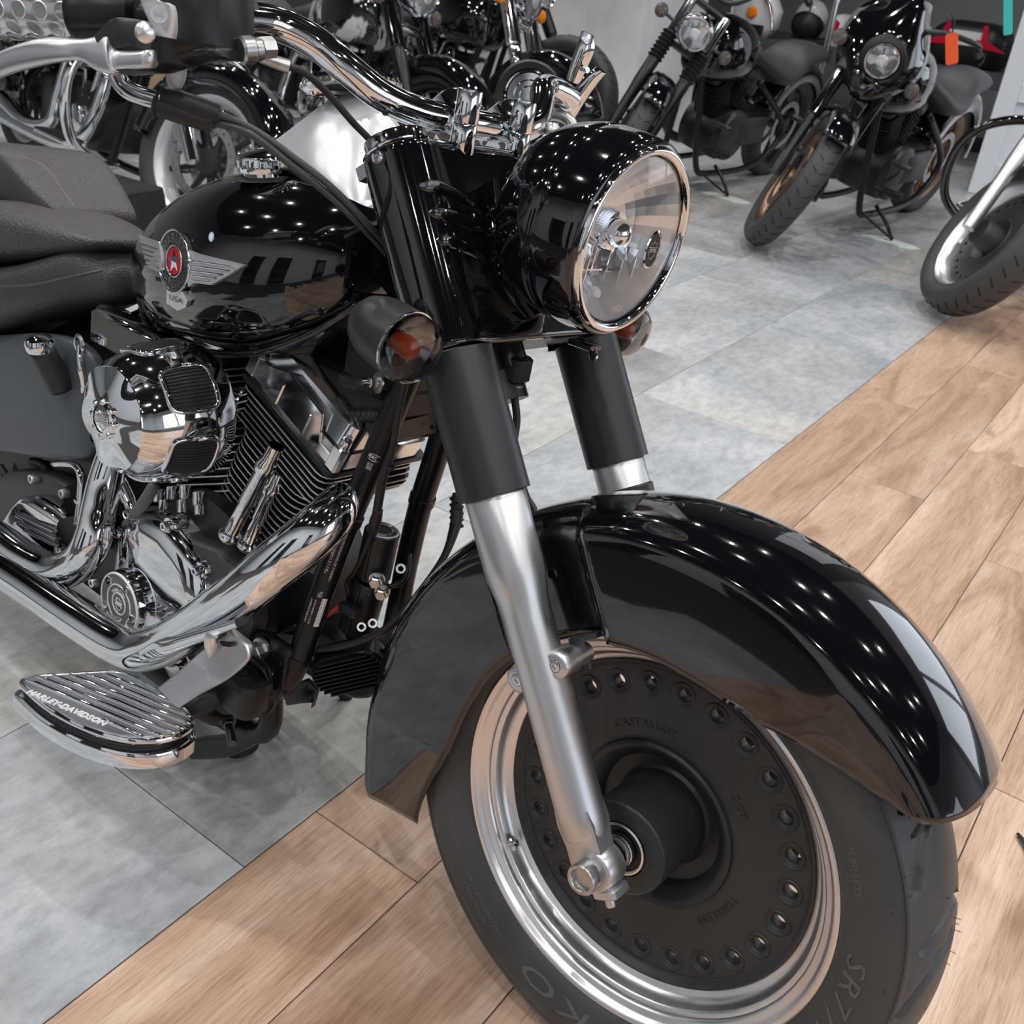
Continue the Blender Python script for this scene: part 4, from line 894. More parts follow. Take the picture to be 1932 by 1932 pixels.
# ---- engine
CY = V((.3827, 0, .9239)); CX = V((.9239, 0, -.3827))
crank = V((-.715, 0, -.005))
fin_m = M('engine_black', (.012, .012, .013), .4); edge_m = M('machined_edge', (.85, .86, .88), .4, .8)
def cyl_bank(sgn, nm):
    cy = V((.3827 * sgn, 0, .9239)); cx_ = V((.9239, 0, -.3827 * sgn)); base_ = crank + V((0, 0, 0))
    g = G(); g.cyl(base_ + cy * .09, base_ + cy * .26, .055, seg=36); cy_part = part('engine_cylinder', g, fin_m, label=nm + ' cylinder barrel')
    nf = 13
    for k in range(nf):
        h = .108 + .0105 * k; w_, d_ = (.078, .079) if k < nf - 1 else (.08, .08)
        g = G(); poly = [(a, b) for a, b in rrect(w_ * 2, d_ * 2, .03, 5)]
        g.prism(poly, base_ + cy * h, cx_, Y, cy, .0028); f = sub('cooling_fin', g, fin_m, cy_part, smooth=0)
        g = G(); g.tube([base_ + cy * (h + .0014) + cx_ * a + Y * b for a, b in poly + [poly[0]]], .0013, 4, 1); sub('fin_edge', g, edge_m, cy_part, smooth=0)
    hd_ = G(); hd_.prism(rrect(.170, .150, .025, 4), base_ + cy * .252, cx_, Y, cy, .052, .002); head = part('cylinder_head', hd_, fin_m, label=nm + ' finned cylinder head')
    for k in range(6):
        h = .250 + .0088 * k; wv = .098 + .004 * sin(k * 1.1); poly = rrect(wv * 2, .172, .016, 3)
        g = G(); g.prism(poly, base_ + cy * h, cx_, Y, cy, .0030); sub('cooling_fin', g, fin_m, head, smooth=0)
        g = G(); g.tube([base_ + cy * (h + .0015) + cx_ * a + Y * b for a, b in poly + [poly[0]]], .0013, 4, 1); sub('fin_edge', g, edge_m, head, smooth=0)
    g = G(); g.prism(rrect(.205, .176, .010, 3), base_ + cy * .303, cx_, Y, cy, .009, .001); sub('head_plate', g, fin_m, head, smooth=30)
    g = G(); R = []
    for h, w_, d_, o in ((.314, .200, .160, 0), (.340, .200, .160, 0), (.342, .192, .150, 0), (.372, .180, .135, .004), (.384, .150, .10, .006)):
        R.append([base_ + cy * h + cx_ * (a + o) + Y * b for a, b in rrect(w_, d_, .018, 4)])
    g.rings(R); rb = part('rocker_box', g, M('polished_cover', (.86, .88, .9), .14, 1.0), smooth=35, label=nm + ' polished rocker cover')
    g = G()
    for a in (-.092, -.03, .03, .092):
        g.box(base_ + cy * .33 + cx_ * a + Y * -.078, (.020 if abs(a) > .05 else .008, .014, .036), (cx_, Y, cy), .003)
        if abs(a) > .05: g.capbolt(base_ + cy * .348 + cx_ * a + Y * -.076, cy, .0075, .012)
    g.prism([(-.10, .302), (.10, .302), (.10, .328), (.06, .328), (.045, .362), (-.03, .366), (-.06, .350), (-.10, .34)], base_ + Y * -.079, cx_, cy, -Y, .004, .001)
    sub('rocker_lug', g, M('polished_cover'), rb, smooth=35)
    return base_, cy, cx_
b1, cyf, cxf = cyl_bank(1, 'front'); cyl_bank(-1, 'rear')
# pushrod tubes
for (x0, y0, x1, y1, ya, yb) in ((513, 858, 432, 1012, -.118, -.128), (520, 905, 466, 1032, -.080, -.095), (212, 880, 268, 1000, -.118, -.128)):
    a, b = at(x0, y0, ya), at(x1, y1, yb); d = (a - b).normalized(); L = (a - b).length
    g = G(); g.lathe([(.0125, -.004), (.0150, 0), (.0150, .006), (.0110, .010), (.0098, .012), (.0098, L * .42), (.0112, L * .44), (.0112, L * .80), (.0135, L * .82), (.0135, L * .90), (.010, L * .95), (.010, L * 1.1)], b, d, 28)
    part('pushrod_tube', g, chrome, smooth=50)
# crankcase and cam cover
g = G(); R = []
for y, k_ in ((-.085, .90), (-.095, 1.0), (-.120, 1.0), (-.126, .95)):
    R.append([V((crank.x + a * k_, y, crank.z + b * k_ - .0)) for a, b in [(-.16, .02), (-.12, .075), (-.06, .085), (0, .075), (.06, .085), (.115, .07), (.14, .01), (.12, -.07), (.06, -.12), (-.04, -.13), (-.13, -.09), (-.165, -.03)]])
g.rings(R); ck = part('crankcase', g, M('case_grey', (.06, .062, .065), .38, .3), smooth=40)
g = G(); g.lathe([(.0, .10), (.13, .10), (.135, .09), (.135, -.09), (.13, -.1), (0, -.1)], crank, AY, 48); g.box(crank + V((-.06, 0, -.06)), (.34, .17, .12), None, .02); g.box(crank + V((0, 0, .085)), (.22, .15, .04), None, .01)
part('crankcase_body', g, fin_m, smooth=40)
nc = V((-.818, -.1644, -.0687)); rc_ = at(306, 1085, -.14)
g = G(); g.lathe([(.0480, .0), (.0490, -.003), (.0490, -.030), (.053, -.045), (.060, -.052)], nc, AY, 56, caps=(True, False)); g.cyl(nc + V((.0, .012, 0)), nc + V((0, .09, 0)), .050, seg=40)
R = []
for t in range(9):
    q = t / 8; c = nc.lerp(V((rc_.x + .02, -.125, rc_.z + .02)), q); R.append([c + V((cos(a) * (.046 + .030 * q), .020 + .02 * q + .0, sin(a) * (.046 + .028 * q))) + Y * (-.0 + .035 * (1 - q) - .012) for a in [2 * pi * k / 24 for k in range(24)]])
cc = [(-.872, .02), (-.85, .062), (-.80, .078), (-.755, .082), (-.71, .065), (-.675, .045), (-.655, .0), (-.668, -.05), (-.71, -.085), (-.77, -.115), (-.83, -.120), (-.865, -.09), (-.880, -.04)]
g.rings([[V((x_ * 1, y, z_)) for x_, z_ in [(-.77 + (a + .77) * k_, -.02 + (b + .02) * k_) for a, b in cc]] for y, k_ in ((-.10, 1.0), (-.132, 1.0), (-.138, .97), (-.146, .86), (-.150, .70))])
cam_c = part('cam_cover', g, chrome, smooth=45, label='chrome cam cover with round emblem plate')
g = G()
for i in (0, 1, 3, 5, 6, 7, 9, 11):
    a, b = cc[i]; p = V((-.77 + (a + .77) * .96, -.128, -.02 + (b + .02) * .96)); g.lathe([(.0125, -.018), (.0125, .006), (.0110, .008)], p, AY, 18, caps=(False, True)); g.capbolt(p + AY * .008, AY, .0068, .009)
sub('cover_bolt', g, chrome, cam_c, kind='stuff')
g = G(); g.lathe([(0, .0012), (.0450, .0012), (.0455, 0)], nc, AY, 56); sub('emblem_plate', g, M('plate_grey', (.13, .13, .135), .5, .0), cam_c, smooth=0)
g = G()
for r in (.0295, .0165): g.lathe([(r - .0011, .0012), (r - .0009, .0022), (r + .0009, .0022), (r + .0011, .0012)], nc, AY, 56)
for r in (.0462,): g.lathe([(r - .0015, .0002), (r - .001, .0024), (r + .001, .0024), (r + .002, -.001)], nc, AY, 56)
sub('emblem_ring', g, M('bright_print', (.8, .81, .82), .4), cam_c)
for k in range(5):
    a = radians(62 + 72 * k); p = nc + V((cos(a), 0, sin(a))) * .0375; g = G(); g.capbolt(p, AY, .0062, .005); sub('plate_screw', g, chrome, cam_c)
g = G(); uu = V((1, 0, 0)); text_arc(g, 'TWIN CAM', .0072, nc, AY, X, .0205, radians(-90) + radians(60) * 0 + 0 if False else radians(100), .0002, n_off=.0014); text_arc(g, 'USA', .0065, nc, AY, X, .0245, radians(-80), .0002, n_off=.0014, inward=True); shield(g, nc + AY * .0012, X, Z, .0155, .0008, AY)
sub('emblem_lettering', g, M('bright_print', (.8, .81, .82), .4), cam_c, smooth=0)
g = G(); p = at(182, 1098, -.12); g.capbolt(p, AY, .0075, .01); g.capbolt(at(70, 902, -.13), AY, .0080, .012); g.capbolt(at(128, 930, -.13), AY, .0080, .012); g.hexbolt(at(80, 640, -.12), AY, .004, .004); part('case_bolt', g, alu2, kind='stuff')
# gearbox side cover behind the rear pipe
g = G(); strap(g, [(-20, 905, -20, 1010, -.10, .03), (40, 885, 40, 1030, -.10, .03), (110, 890, 110, 1030, -.10, .03), (150, 910, 160, 1010, -.10, .03)], 3, e=5); part('gearbox', g, M('case_grey'), smooth=40)
g = G(); strap(g, [(22, 985, 22, 1010, -.15, .02), (60, 935, 50, 1022, -.15, .022), (100, 950, 90, 1045, -.15, .022), (130, 975, 120, 1050, -.15, .018)], 3, e=6)
for k in range(3): strap(g, [(34 + 8 * k, 968 + 14 * k, 30 + 8 * k, 975 + 14 * k, -.176, .004), (105 + 5 * k, 1000 + 14 * k, 102 + 5 * k, 1006 + 14 * k, -.176, .004)], 1)
part('clutch_cover', g, chrome, smooth=45)
g = G(); g.tube(T3([(102, 876, -.12), (140, 878, -.13), (153, 900, -.135), (152, 940, -.14), (146, 990, -.145)]), .006, 14); g.lathe([(.008, 0), (.009, .003), (.008, .006)], at(150, 948, -.14), Z, 14); part('oil_line', g, chrome, smooth=180)
for pts in ([(60, 870, -.09), (85, 880, -.1), (78, 905, -.1)], [(36, 860, -.08), (30, 900, -.09), (34, 960, -.09)], [(0, 880, -.12), (12, 905, -.12), (10, 950, -.12)]):
    g = G(); g.tube(T3(pts), .0065, 10); part('oil_hose', g, rubber2, smooth=180)
g = G(); g.tube(T3([(292, 915, -.13), (270, 950, -.14), (240, 990, -.13)]), .0088, 14); part('breather_hose', g, M('grey_hose', (.12, .12, .125), .5), smooth=180)
g = G()
for k, (px, py) in enumerate(((300, 935), (325, 930), (350, 928), (375, 940), (310, 955), (345, 955), (378, 958))): g.cyl(at(px, py - 12, -.10), at(px, py + 14, -.105), .0085, seg=12, bev=.001)
part('tappet_block', g, chrome, smooth=40, kind='stuff')
# air cleaner
ac = V((-.703, -.262, .270)); aa = AY
g = G(); g.lathe([(.0630, .000), (.0640, -.003), (.0705, -.010), (.0790, -.030), (.0850, -.058), (.0870, -.085), (.0870, -.112), (.0840, -.1180), (.0, -.118)], ac, aa, 72)
drum = part('air_cleaner', g, chrome, smooth=45, label='round chrome air cleaner with filter windows')
g = G(); R = []
for i in range(9):
    r = .0640 * i / 8; R.append([ac + aa * (.011 - .011 * (i / 8) ** 2 + (.0022 * (i / 8) ** 3 * sin(6 * q))) + (X * cos(q) + Z * sin(q)) * max(r, .0005) * (1 + .012 * sin(6 * q)) for q in [2 * pi * k / 72 for k in range(72)]])
g.rings(R, caps=(True, False)); sub('air_cleaner_face', g, chrome, drum, smooth=180)
g = G(); g.lathe([(.0215, .008), (.0215, .0125), (.019, .0150), (.0165, .0152)], ac, aa, 40); g.lathe([(.0165, .0140), (0, .0145)], ac, aa, 32)
for k in range(8): a = 2 * pi * k / 8; g.ball(ac + aa * .012 + (X * cos(a) + Z * sin(a)) * .0215, .0045, seg=10)
med = sub('air_cleaner_medallion', g, chrome, drum)
g = G(); shield(g, ac + aa * .0148, X * .96 + Z * .25, Z * .96 - X * .25, .018, .0008, aa); text_flat(g, 'HARLEY', .006, ac + aa * .0156 + Z * .003, X, Z, .0004); text_flat(g, 'DAVIDSON', .005, ac + aa * .0156 - Z * .003, X, Z, .0004); sub('medallion_emblem', g, alu2, drum, smooth=0)
def drum_pt(a, h, off=0.0):
    for (r0, h0), (r1, h1) in zip([(.0640, -.003), (.0705, -.010), (.0790, -.030), (.0850, -.058), (.0870, -.085), (.0870, -.112)], [(.0705, -.010), (.0790, -.030), (.0850, -.058), (.0870, -.085), (.0870, -.112), (.087, -.2)]):
        if h1 <= h <= h0: r = r0 + (r1 - r0) * (h - h0) / (h1 - h0); break
    else: r = .064
    return ac + aa * h + (X * cos(a) + Z * sin(a)) * (r + off)
for am in (radians(40), radians(-22), radians(-84), radians(102), radians(164)):
    g = G(); W_, H0, H1 = .34, -.030, -.092
    out = [(am + u_ * W_ * .72, (H0 + H1) / 2 + v_) for u_, v_ in [(a / .5, b) for a, b in rrect(1.0, H0 - H1, .0, 1)]]
    loop = []
    for k in range(40):
        q = 2 * pi * k / 40; cs_, sn_ = cos(q), sin(q); loop.append((am + W_ * abs(cs_) ** .4 * (1 if cs_ > 0 else -1), (H0 + H1) / 2 + (H0 - H1) / 2 * abs(sn_) ** .4 * (1 if sn_ > 0 else -1)))
    g.tube([drum_pt(a, h, .001) for a, h in loop + [loop[0]]], .0032, 8, 1); sub('window_frame', g, chrome, drum, smooth=180)
    g = G(); NN = 48
    for k in range(NN):
        a0 = am - W_ * .93 + 2 * W_ * .93 * k / NN; a1 = a0 + 2 * W_ * .93 / NN; o0, o1 = (.0006, .0026) if k % 4 < 2 else (.0026, .0006)
        if k % 2: o0, o1 = o1, o1
        hs_ = [H0 - .004 + (H1 - H0 + .008) * j / 6 for j in range(7)]
        g.rings([[drum_pt(a0, h, o0), drum_pt(a1, h, o1)] for h in hs_], close=False, caps=(False, False))
    sub('pleated_filter', g, M('filter_paper', (.02, .02, .021), .45), drum, smooth=0)
g = G(); g.box(at(250, 640, -.11), (.16, .04, .05), None, .006); g.box(at(215, 600, -.09), (.05, .03, .03), None, .004); part('intake_cover', g, chrome, smooth=40)
g = G(); c = at(398, 742, -.125); g.lathe([(.0135, 0), (.0135, .012), (.012, .014)], c, V((-.5, -.85, 0)), 8, caps=(True, True)); g.cyl(c, c + V((.04, .02, 0)), .0155, seg=24, bev=.002); g.cyl(c + V((.006, -.004, 0)), c + V((.006, -.004, .035)), .005); part('breather_fitting', g, chrome, smooth=40)
g = G(); g.tube(T3([(408, 768, -.12), (408, 800, -.12), (396, 838, -.12), (372, 866, -.12)]), .0105, 14); part('breather_pipe', g, rubber2, smooth=180)
g = G(); c = at(406, 773, -.12); g.lathe([(.0112, 0), (.012, .001), (.012, .007), (.0112, .008)], c, V((-.1, 0, -1)), 20); g.capbolt(c + V((-.010, -.008, -.004)), V((-.8, -.5, 0)), .004, .004); part('hose_clip', g, alu2)
# wiring and coils under the tank
for pts in ([(650, 715, -.05), (690, 728, -.06), (735, 748, -.05)], [(600, 760, -.04), (640, 780, -.05), (720, 785, -.05)], [(560, 720, -.03), (620, 750, -.04), (660, 790, -.04)]):
    g = G(); P = spline(T3(pts), 18); g.tube(P, [.008 + (.0016 if k % 2 else 0) for k in range(len(P))], 10, 1); part('corrugated_loom', g, rubber2, smooth=30)
g = G(); c = at(715, 722, -.07); g.lathe([(.013, 0), (.013, .002), (.0075, .003)], c, V((-.3, -.95, 0)), 20); g.hexbolt(c + V((-.001, -.003, 0)), V((-.3, -.95, 0)), .0065, .010); g.cyl(c, c + V((-.006, -.022, 0)), .0035); part('tank_bolt', g, steel)
g = G(); g.box(V((-.56, 0, .33)), (.22, .10, .07), None, .01); g.box(V((-.49, 0, .40)), (.10, .12, .08), None, .01); g.box(at(640, 790, -.02), (.10, .05, .03), None, .004); part('ignition_coil', g, M('black_plastic'), smooth=30)
# exhaust
def pipe(name, pts, rs, lab, mat=chrome):
    g = G(); g.tube(T3(pts), rs, 32, 8, caps=True); return part(name, g, mat, smooth=180, label=lab)
f_p = pipe('front_exhaust_pipe', [(650, 928, -.10), (628, 968, -.125), (585, 1012, -.15), (520, 1065, -.17), (440, 1130, -.182), (350, 1192, -.192), (290, 1222, -.20), (240, 1222, -.205), (150, 1168, -.212), (60, 1108, -.218), (-60, 1030, -.225)], [.019, .028, .0305, .031, .031, .030, .030, .030, .030, .029, .029], 'chrome exhaust pipe of the front cylinder')
r_p = pipe('rear_exhaust_pipe', [(215, 850, -.13), (200, 905, -.14), (188, 960, -.155), (176, 1015, -.17), (150, 1060, -.18), (105, 1078, -.19), (50, 1055, -.20), (0, 1020, -.205), (-80, 965, -.21)], [.022, .025, .026, .027, .0275, .0275, .027, .027, .027], 'chrome exhaust pipe of the rear cylinder')
g = G()
for x0, y0, y in ((205, 1180, -.206), (128, 1150, -.214)): c = at(x0, y0, y)
g.tube(T3([(285, 1214, -.19), (330, 1235, -.18), (345, 1265, -.15), (350, 1280, -.12)]), [.024, .022, .020, .018], 20); g.box(at(320, 1235, -.17), (.05, .03, .03), None, .006)
part('pipe_collar', g, chrome_soft, smooth=50)
# oil tank panel and its filler
g = G(); strap(g, [(-60, 630, -60, 848, -.115, .010), (0, 632, 0, 850, -.118, .012), (80, 628, 80, 862, -.122, .014), (140, 640, 140, 866, -.122, .014), (178, 668, 170, 864, -.118, .012), (196, 700, 185, 850, -.112, .006)], 4, 28, 6)
oil = part('oil_tank', g, M('satin_panel', (.075, .087, .102), .33, .1), smooth=60, label='satin grey side panel over the oil tank')
g = G(); a, b = at(76, 655, -.170), at(104, 708, -.150); a2 = at(73, 636, -.17); g.tube([a, b, b + (b - a) * .5], [.0185, .0195, .019], 28, 3); g.ball(a, .0187, (1, 1, .62), 24); sub('filler_neck', g, denim, oil, smooth=180)
g = G(); d = (a - b).normalized(); g.lathe([(.0195, -.004), (.0205, 0), (.0205, .008), (.018, .014), (.010, .018), (0, .0185)], a, V((.0, -.25, .97)), 32); sub('filler_cap', g, chrome, oil)
g = G(); P = T3([(152, 652, -.13), (152, 690, -.135), (158, 720, -.13), (160, 748, -.125)]); g.tube(P, .0055, 12); g.lathe([(.0135, 0), (.0145, .002), (.011, .004), (.006, .004)], at(151, 648, -.13), AY, 24); part('vent_pipe', g, chrome, smooth=50)
g = G(); g.box(V((-1.05, 0, .12)), (.30, .19, .26), None, .03); part('oil_tank_body', g, powder)
g = G(); g.cyl((-1.30, -.09, 0), (-1.30, .09, 0), .12, seg=32); g.box(V((-1.0, 0, -.12)), (.5, .16, .14), None, .03); part('gearbox_body', g, powder)

# ---- floorboard
zb = -.100
inn = [onz(a, b, zb) for a, b in ((150, 1266), (232, 1266), (300, 1302), (352, 1335), (369, 1356))]; outr = [onz(a, b, zb) for a, b in ((366, 1368), (340, 1385), (290, 1396), (225, 1392), (150, 1368), (85, 1332), (45, 1298), (34, 1282), (60, 1271))]
outl = spline([V((p.x, p.y, 0)) for p in inn], 5)[:-1] + spline([V((p.x, p.y, 0)) for p in outr], 5)
def board(g, L, z0, z1, k=1.0, off=V((0, 0, 0))):
    c = sum(L, V((0, 0, 0))) / len(L); return [[V((c.x + (p.x - c.x) * q, c.y + (p.y - c.y) * q, z)) + off for p in L] for z, q in ((z0, k * .97), (z0 + .003, k), (z1 - .003, k), (z1, k * .975))]
g = G(); g.rings(board(g, outl, zb - .010, zb)); fb = part('footboard', g, chrome, smooth=40, label='chrome ribbed rider footboard')
g = G(); g.rings(board(g, outl, zb - .040, zb - .016, 1.035, V((.004, -.004, 0)))); sub('footboard_pan', g, chrome, fb, smooth=40)
g = G(); g.rings(board(g, outl, zb - .018, zb - .008, .93)); sub('footboard_cushion', g, rubber2, fb)
g = G(); g.rings(board(g, outl, zb - .002, zb + .0008, .93)); sub('footboard_plate', g, M('plate_metal', (.62, .64, .67), .25, .9), fb, smooth=40)
ex = (outl[20] - outl[0]); ln = V((1, 0, 0)).lerp(V((inn[-1].x - inn[0].x, inn[-1].y - inn[0].y, 0)).normalized(), 1.0).normalized(); sd = V((-ln.y, ln.x, 0))
cen = sum(outl, V((0, 0, 0))) / len(outl)
for k in range(8):
    t = .050 - .0135 * k
    xs = []
    for p, q in zip(outl, outl[1:] + outl[:1]):
        a = (p - cen).dot(sd) - t; b = (q - cen).dot(sd) - t
        if a * b < 0: xs.append((p + (q - p) * (a / (a - b)) - cen).dot(ln))
    if len(xs) < 2: continue
    x0, x1 = min(xs) + .020, max(xs) - .012
    if k == 6: x0, x1 = x1 - .06, x1
    if k == 7: continue
    if x1 - x0 < .03: continue
    g = G(); a = cen + ln * x0 + sd * t + Z * zb; b = cen + ln * x1 + sd * t + Z * zb
    g.tube([a - Z * .002, a + ln * .006 + Z * .0015, b - ln * .006 + Z * .0015, b - Z * .002], .0030, 10, 2); sub('tread_rib', g, chrome, fb, smooth=180)
g = G(); c = onz(125, 1335, zb + .001); text_flat(g, 'HARLEY-DAVIDSON', .0135, c, ln, sd, .0008, shear=.15, fat=.0003); sub('footboard_lettering', g, M('bright_print'), fb, smooth=0)
g = G(); strap(g, [(372, 1392, 372, 1430, -.10, .014), (430, 1385, 440, 1425, -.10, .016), (500, 1368, 500, 1395, -.10, .014)], 3, e=4); g.tube(T3([(360, 1330, -.18), (400, 1345, -.15), (440, 1350, -.10)]), [.012, .017, .017], 14, 3); part('footboard_bracket', g, powder)
g = G(); c = at(430, 1358, -.15); g.hexbolt(c, V((.8, -.4, -.3)), .009, .010); g.cyl(c, c + V((.036, -.018, -.012)), .0065, seg=14, bev=.001); part('bracket_bolt', g, M('dark_steel', (.12, .12, .125), .35, 1.0))
g = G(); strap(g, [(345, 1405, 350, 1428, -.02, .02), (400, 1415, 395, 1445, -.02, .022), (470, 1395, 470, 1425, -.02, .02)], 3); part('jiffy_stand_foot', g, rubber2)
# brake pedal and shoe
g = G(); strap(g, [(435, 1188, 470, 1215, -.20, .006), (425, 1200, 470, 1245, -.205, .003), (385, 1225, 430, 1282, -.215, .003), (335, 1268, 375, 1312, -.235, .003), (300, 1296, 340, 1335, -.25, .003)], 4, e=6)
part('brake_pedal_pad', g, alu, smooth=60, label='brushed metal brake pedal')
g = G(); strap(g, [(276, 1222, 280, 1246, -.225, .012), (310, 1203, 315, 1238, -.223, .014), (345, 1196, 350, 1226, -.218, .012), (455, 1164, 458, 1180, -.205, .010)], 3, e=5); ped = part('brake_pedal_arm', g, chrome, smooth=40, label='chrome brake pedal arm')
g = G(); c = at(398, 1212, -.222); g.tube([c + V((0, 0, .010)), c, c - V((0, 0, .012)), c - V((0, 0, .022))], [.008, .0085, .006, .0015], 14, 3); sub('acorn_nut', g, alu2, ped)
g = G(); c = at(425, 1215, -.2105); g.prism(rrect(.028, .006, .0028, 4), c, V((.9, -.1, .4)).normalized(), V((-.4, 0, .9)), V((0, -1, 0)), .0008); sub('pedal_slot', g, dark, ped)
# rear brake master cylinder
g = G(); c = onz(462, 1275, -.02); R = []
c0 = at(462, 1272, -.15)
for z, k_ in ((.002, .94), (0, 1.0), (-.012, 1.0), (-.013, .97), (-.040, .95), (-.052, .80)):
    R.append([c0 + V((a * k_, b * k_, z)) for a, b in rrect(.078, .052, .020, 6)])
g.rings(R); rm = part('rear_master_cylinder', g, M('black_plastic'), smooth=45, label='black rear brake fluid reservoir')
g = G(); g.lathe([(.017, .0022), (.0155, .0030), (.0140, .0012), (.0060, .0012), (.0055, .003), (0, .003)], c0 + V((-.003, 0, 0)), Z, 32); g.lathe([(.0045, .0025), (.004, .001), (0, .001)], c0 + V((.030, -.012, 0)), Z, 12); sub('reservoir_cap', g, M('black_plastic'), rm)
g = G(); P = T3([(400, 1310, -.17), (380, 1325, -.19)]); g.tube(T3([(452, 1312, -.14), (410, 1312, -.165), (372, 1330, -.19), (350, 1345, -.2)]), [.016, .017, .016, .013], 20, 6)
for k in range(4): g.lathe([(.0165, 0), (.0190, .002), (.0165, .004)], at(398 - 8 * k, 1318 + 4 * k, -.172 - .005 * k), V((-.6, -.6, -.3)), 20)
sub('master_cylinder_boot', g, rubber2, rm, smooth=180)
g = G(); strap(g, [(470, 1190, 478, 1240, -.11, .006), (500, 1190, 505, 1250, -.11, .006), (545, 1218, 535, 1300, -.11, .006), (560, 1240, 540, 1320, -.10, .006)], 3, e=5); part('footboard_mount_plate', g, powder)
g = G(); g.hexbolt(at(496, 1220, -.118), V((.1, -1, -.1)), .0115, .018); part('mount_plate_bolt', g, alu2, smooth=30)
for pts in ([(478, 1242, -.13), (505, 1258, -.13), (512, 1300, -.13), (520, 1325, -.12), (505, 1348, -.12)], [(465, 1240, -.14), (495, 1262, -.14), (508, 1290, -.135)], [(480, 1215, -.10), (520, 1195, -.09), (560, 1180, -.09)], [(565, 1072, -.05), (585, 1105, -.06), (582, 1140, -.06)]):
    g = G(); g.tube(T3(pts), .0030, 8); part('brake_pipe', g, powder, smooth=180)
g = G()
for px, py in ((565, 1137, ), (560, 1177), (682, 1183), (703, 1176), (756, 1073)): c = at(px, py, -.06); g.lathe([(.0035, 0), (.0060, 0), (.0065, .002), (.0060, .004), (.0035, .004), (.0035, 0)], c, (CB - c), 16)
part('frame_eyelet', g, alu, kind='stuff')
g = G(); g.rings([[at(a, b, y) for a, b in ((455, 1090), (520, 1060), (590, 1050), (600, 1120), (560, 1200), (500, 1190), (450, 1180))] for y in (-.02, -.07)]); part('front_engine_case', g, powder, smooth=30)
g = G(); c = at(592, 1062, -.075)
for k in range(5): g.box(c + V((0, -.001, -.0035 * k)), (.024, .0006, .0012))
part('logo_sticker', g, grey_ink, smooth=0)
g = G(); strap(g, [(538, 1300, 545, 1330, -.09, .004), (580, 1280, 590, 1325, -.06, .004), (600, 1300, 590, 1335, -.05, .004)], 2, e=6); part('frame_gusset', g, powder)
# far side floorboard seen between the tubes
g = G(); zf = .0
A_ = [at(772, 1072, .25), at(905, 1040, .25), at(860, 1100, .25), at(780, 1110, .25)]
cF = V((-.50, .27, -.10)); L_ = [cF + V((a, b, 0)) for a, b in rrect(.30, .10, .04, 6)]
g.rings([[p + V((0, 0, z)) for p in L_] for z in (-.012, 0)]); ff_ = part('far_footboard', g, chrome_soft, label='far side footboard')
for k in range(6):
    g = G(); t = -.035 + .014 * k; g.tube([cF + V((-.12, t, .001)), cF + V((.12, t, .001))], .0032, 8, 1); sub('tread_rib', g, rubber2, ff_, smooth=180)
g = G(); g.tube([V((-.35, .16, -.12)), V((-.36, .25, -.06)), V((-.45, .34, -.03)), V((-.6, .34, -.03))], .008, 10); part('far_heel_bar', g, powder, smooth=180)
# rear wheel and fender, mostly out of frame
g = G(); g.lathe([(.22, .06), (.25, .085), (.28, .09), (.31, .075), (.325, .03), (.327, 0), (.325, -.03), (.31, -.075), (.28, -.09), (.25, -.085), (.22, -.06)], V((-1.637, 0, 0)), AY, 64); part('rear_tire', g, rubber)
g = G(); g.lathe([(.225, .05), (.21, .04), (.19, .02), (.06, .03), (.05, .09), (0, .09)], V((-1.637, 0, 0)), AY, 64); g.lathe([(.225, -.05), (.21, -.04), (.19, -.02), (.06, -.03), (0, -.05)], V((-1.637, 0, 0)), AY, 64); part('rear_wheel', g, castb)
g = G(); g.rings([[V((-1.637 + r * cos(radians(a)), y, r * sin(radians(a)))) for y, r in ((-.105, .27), (-.108, .33), (-.09, .36), (-.04, .372), (0, .374), (.04, .372), (.09, .36), (.108, .33), (.105, .27))] for a in range(10, 190, 6)], close=False, caps=(False, False)); rf = part('rear_fender', g, paint, smooth=60); md = rf.modifiers.new('t', 'SOLIDIFY'); md.thickness = .002
# side stand
g = G(); g.tube([V((-.72, .08, -.17)), V((-.68, .16, -.25)), b_ if False else V((-.66, .235, -.355))], .010, 12, 4); part('jiffy_stand', g, powder, smooth=180)
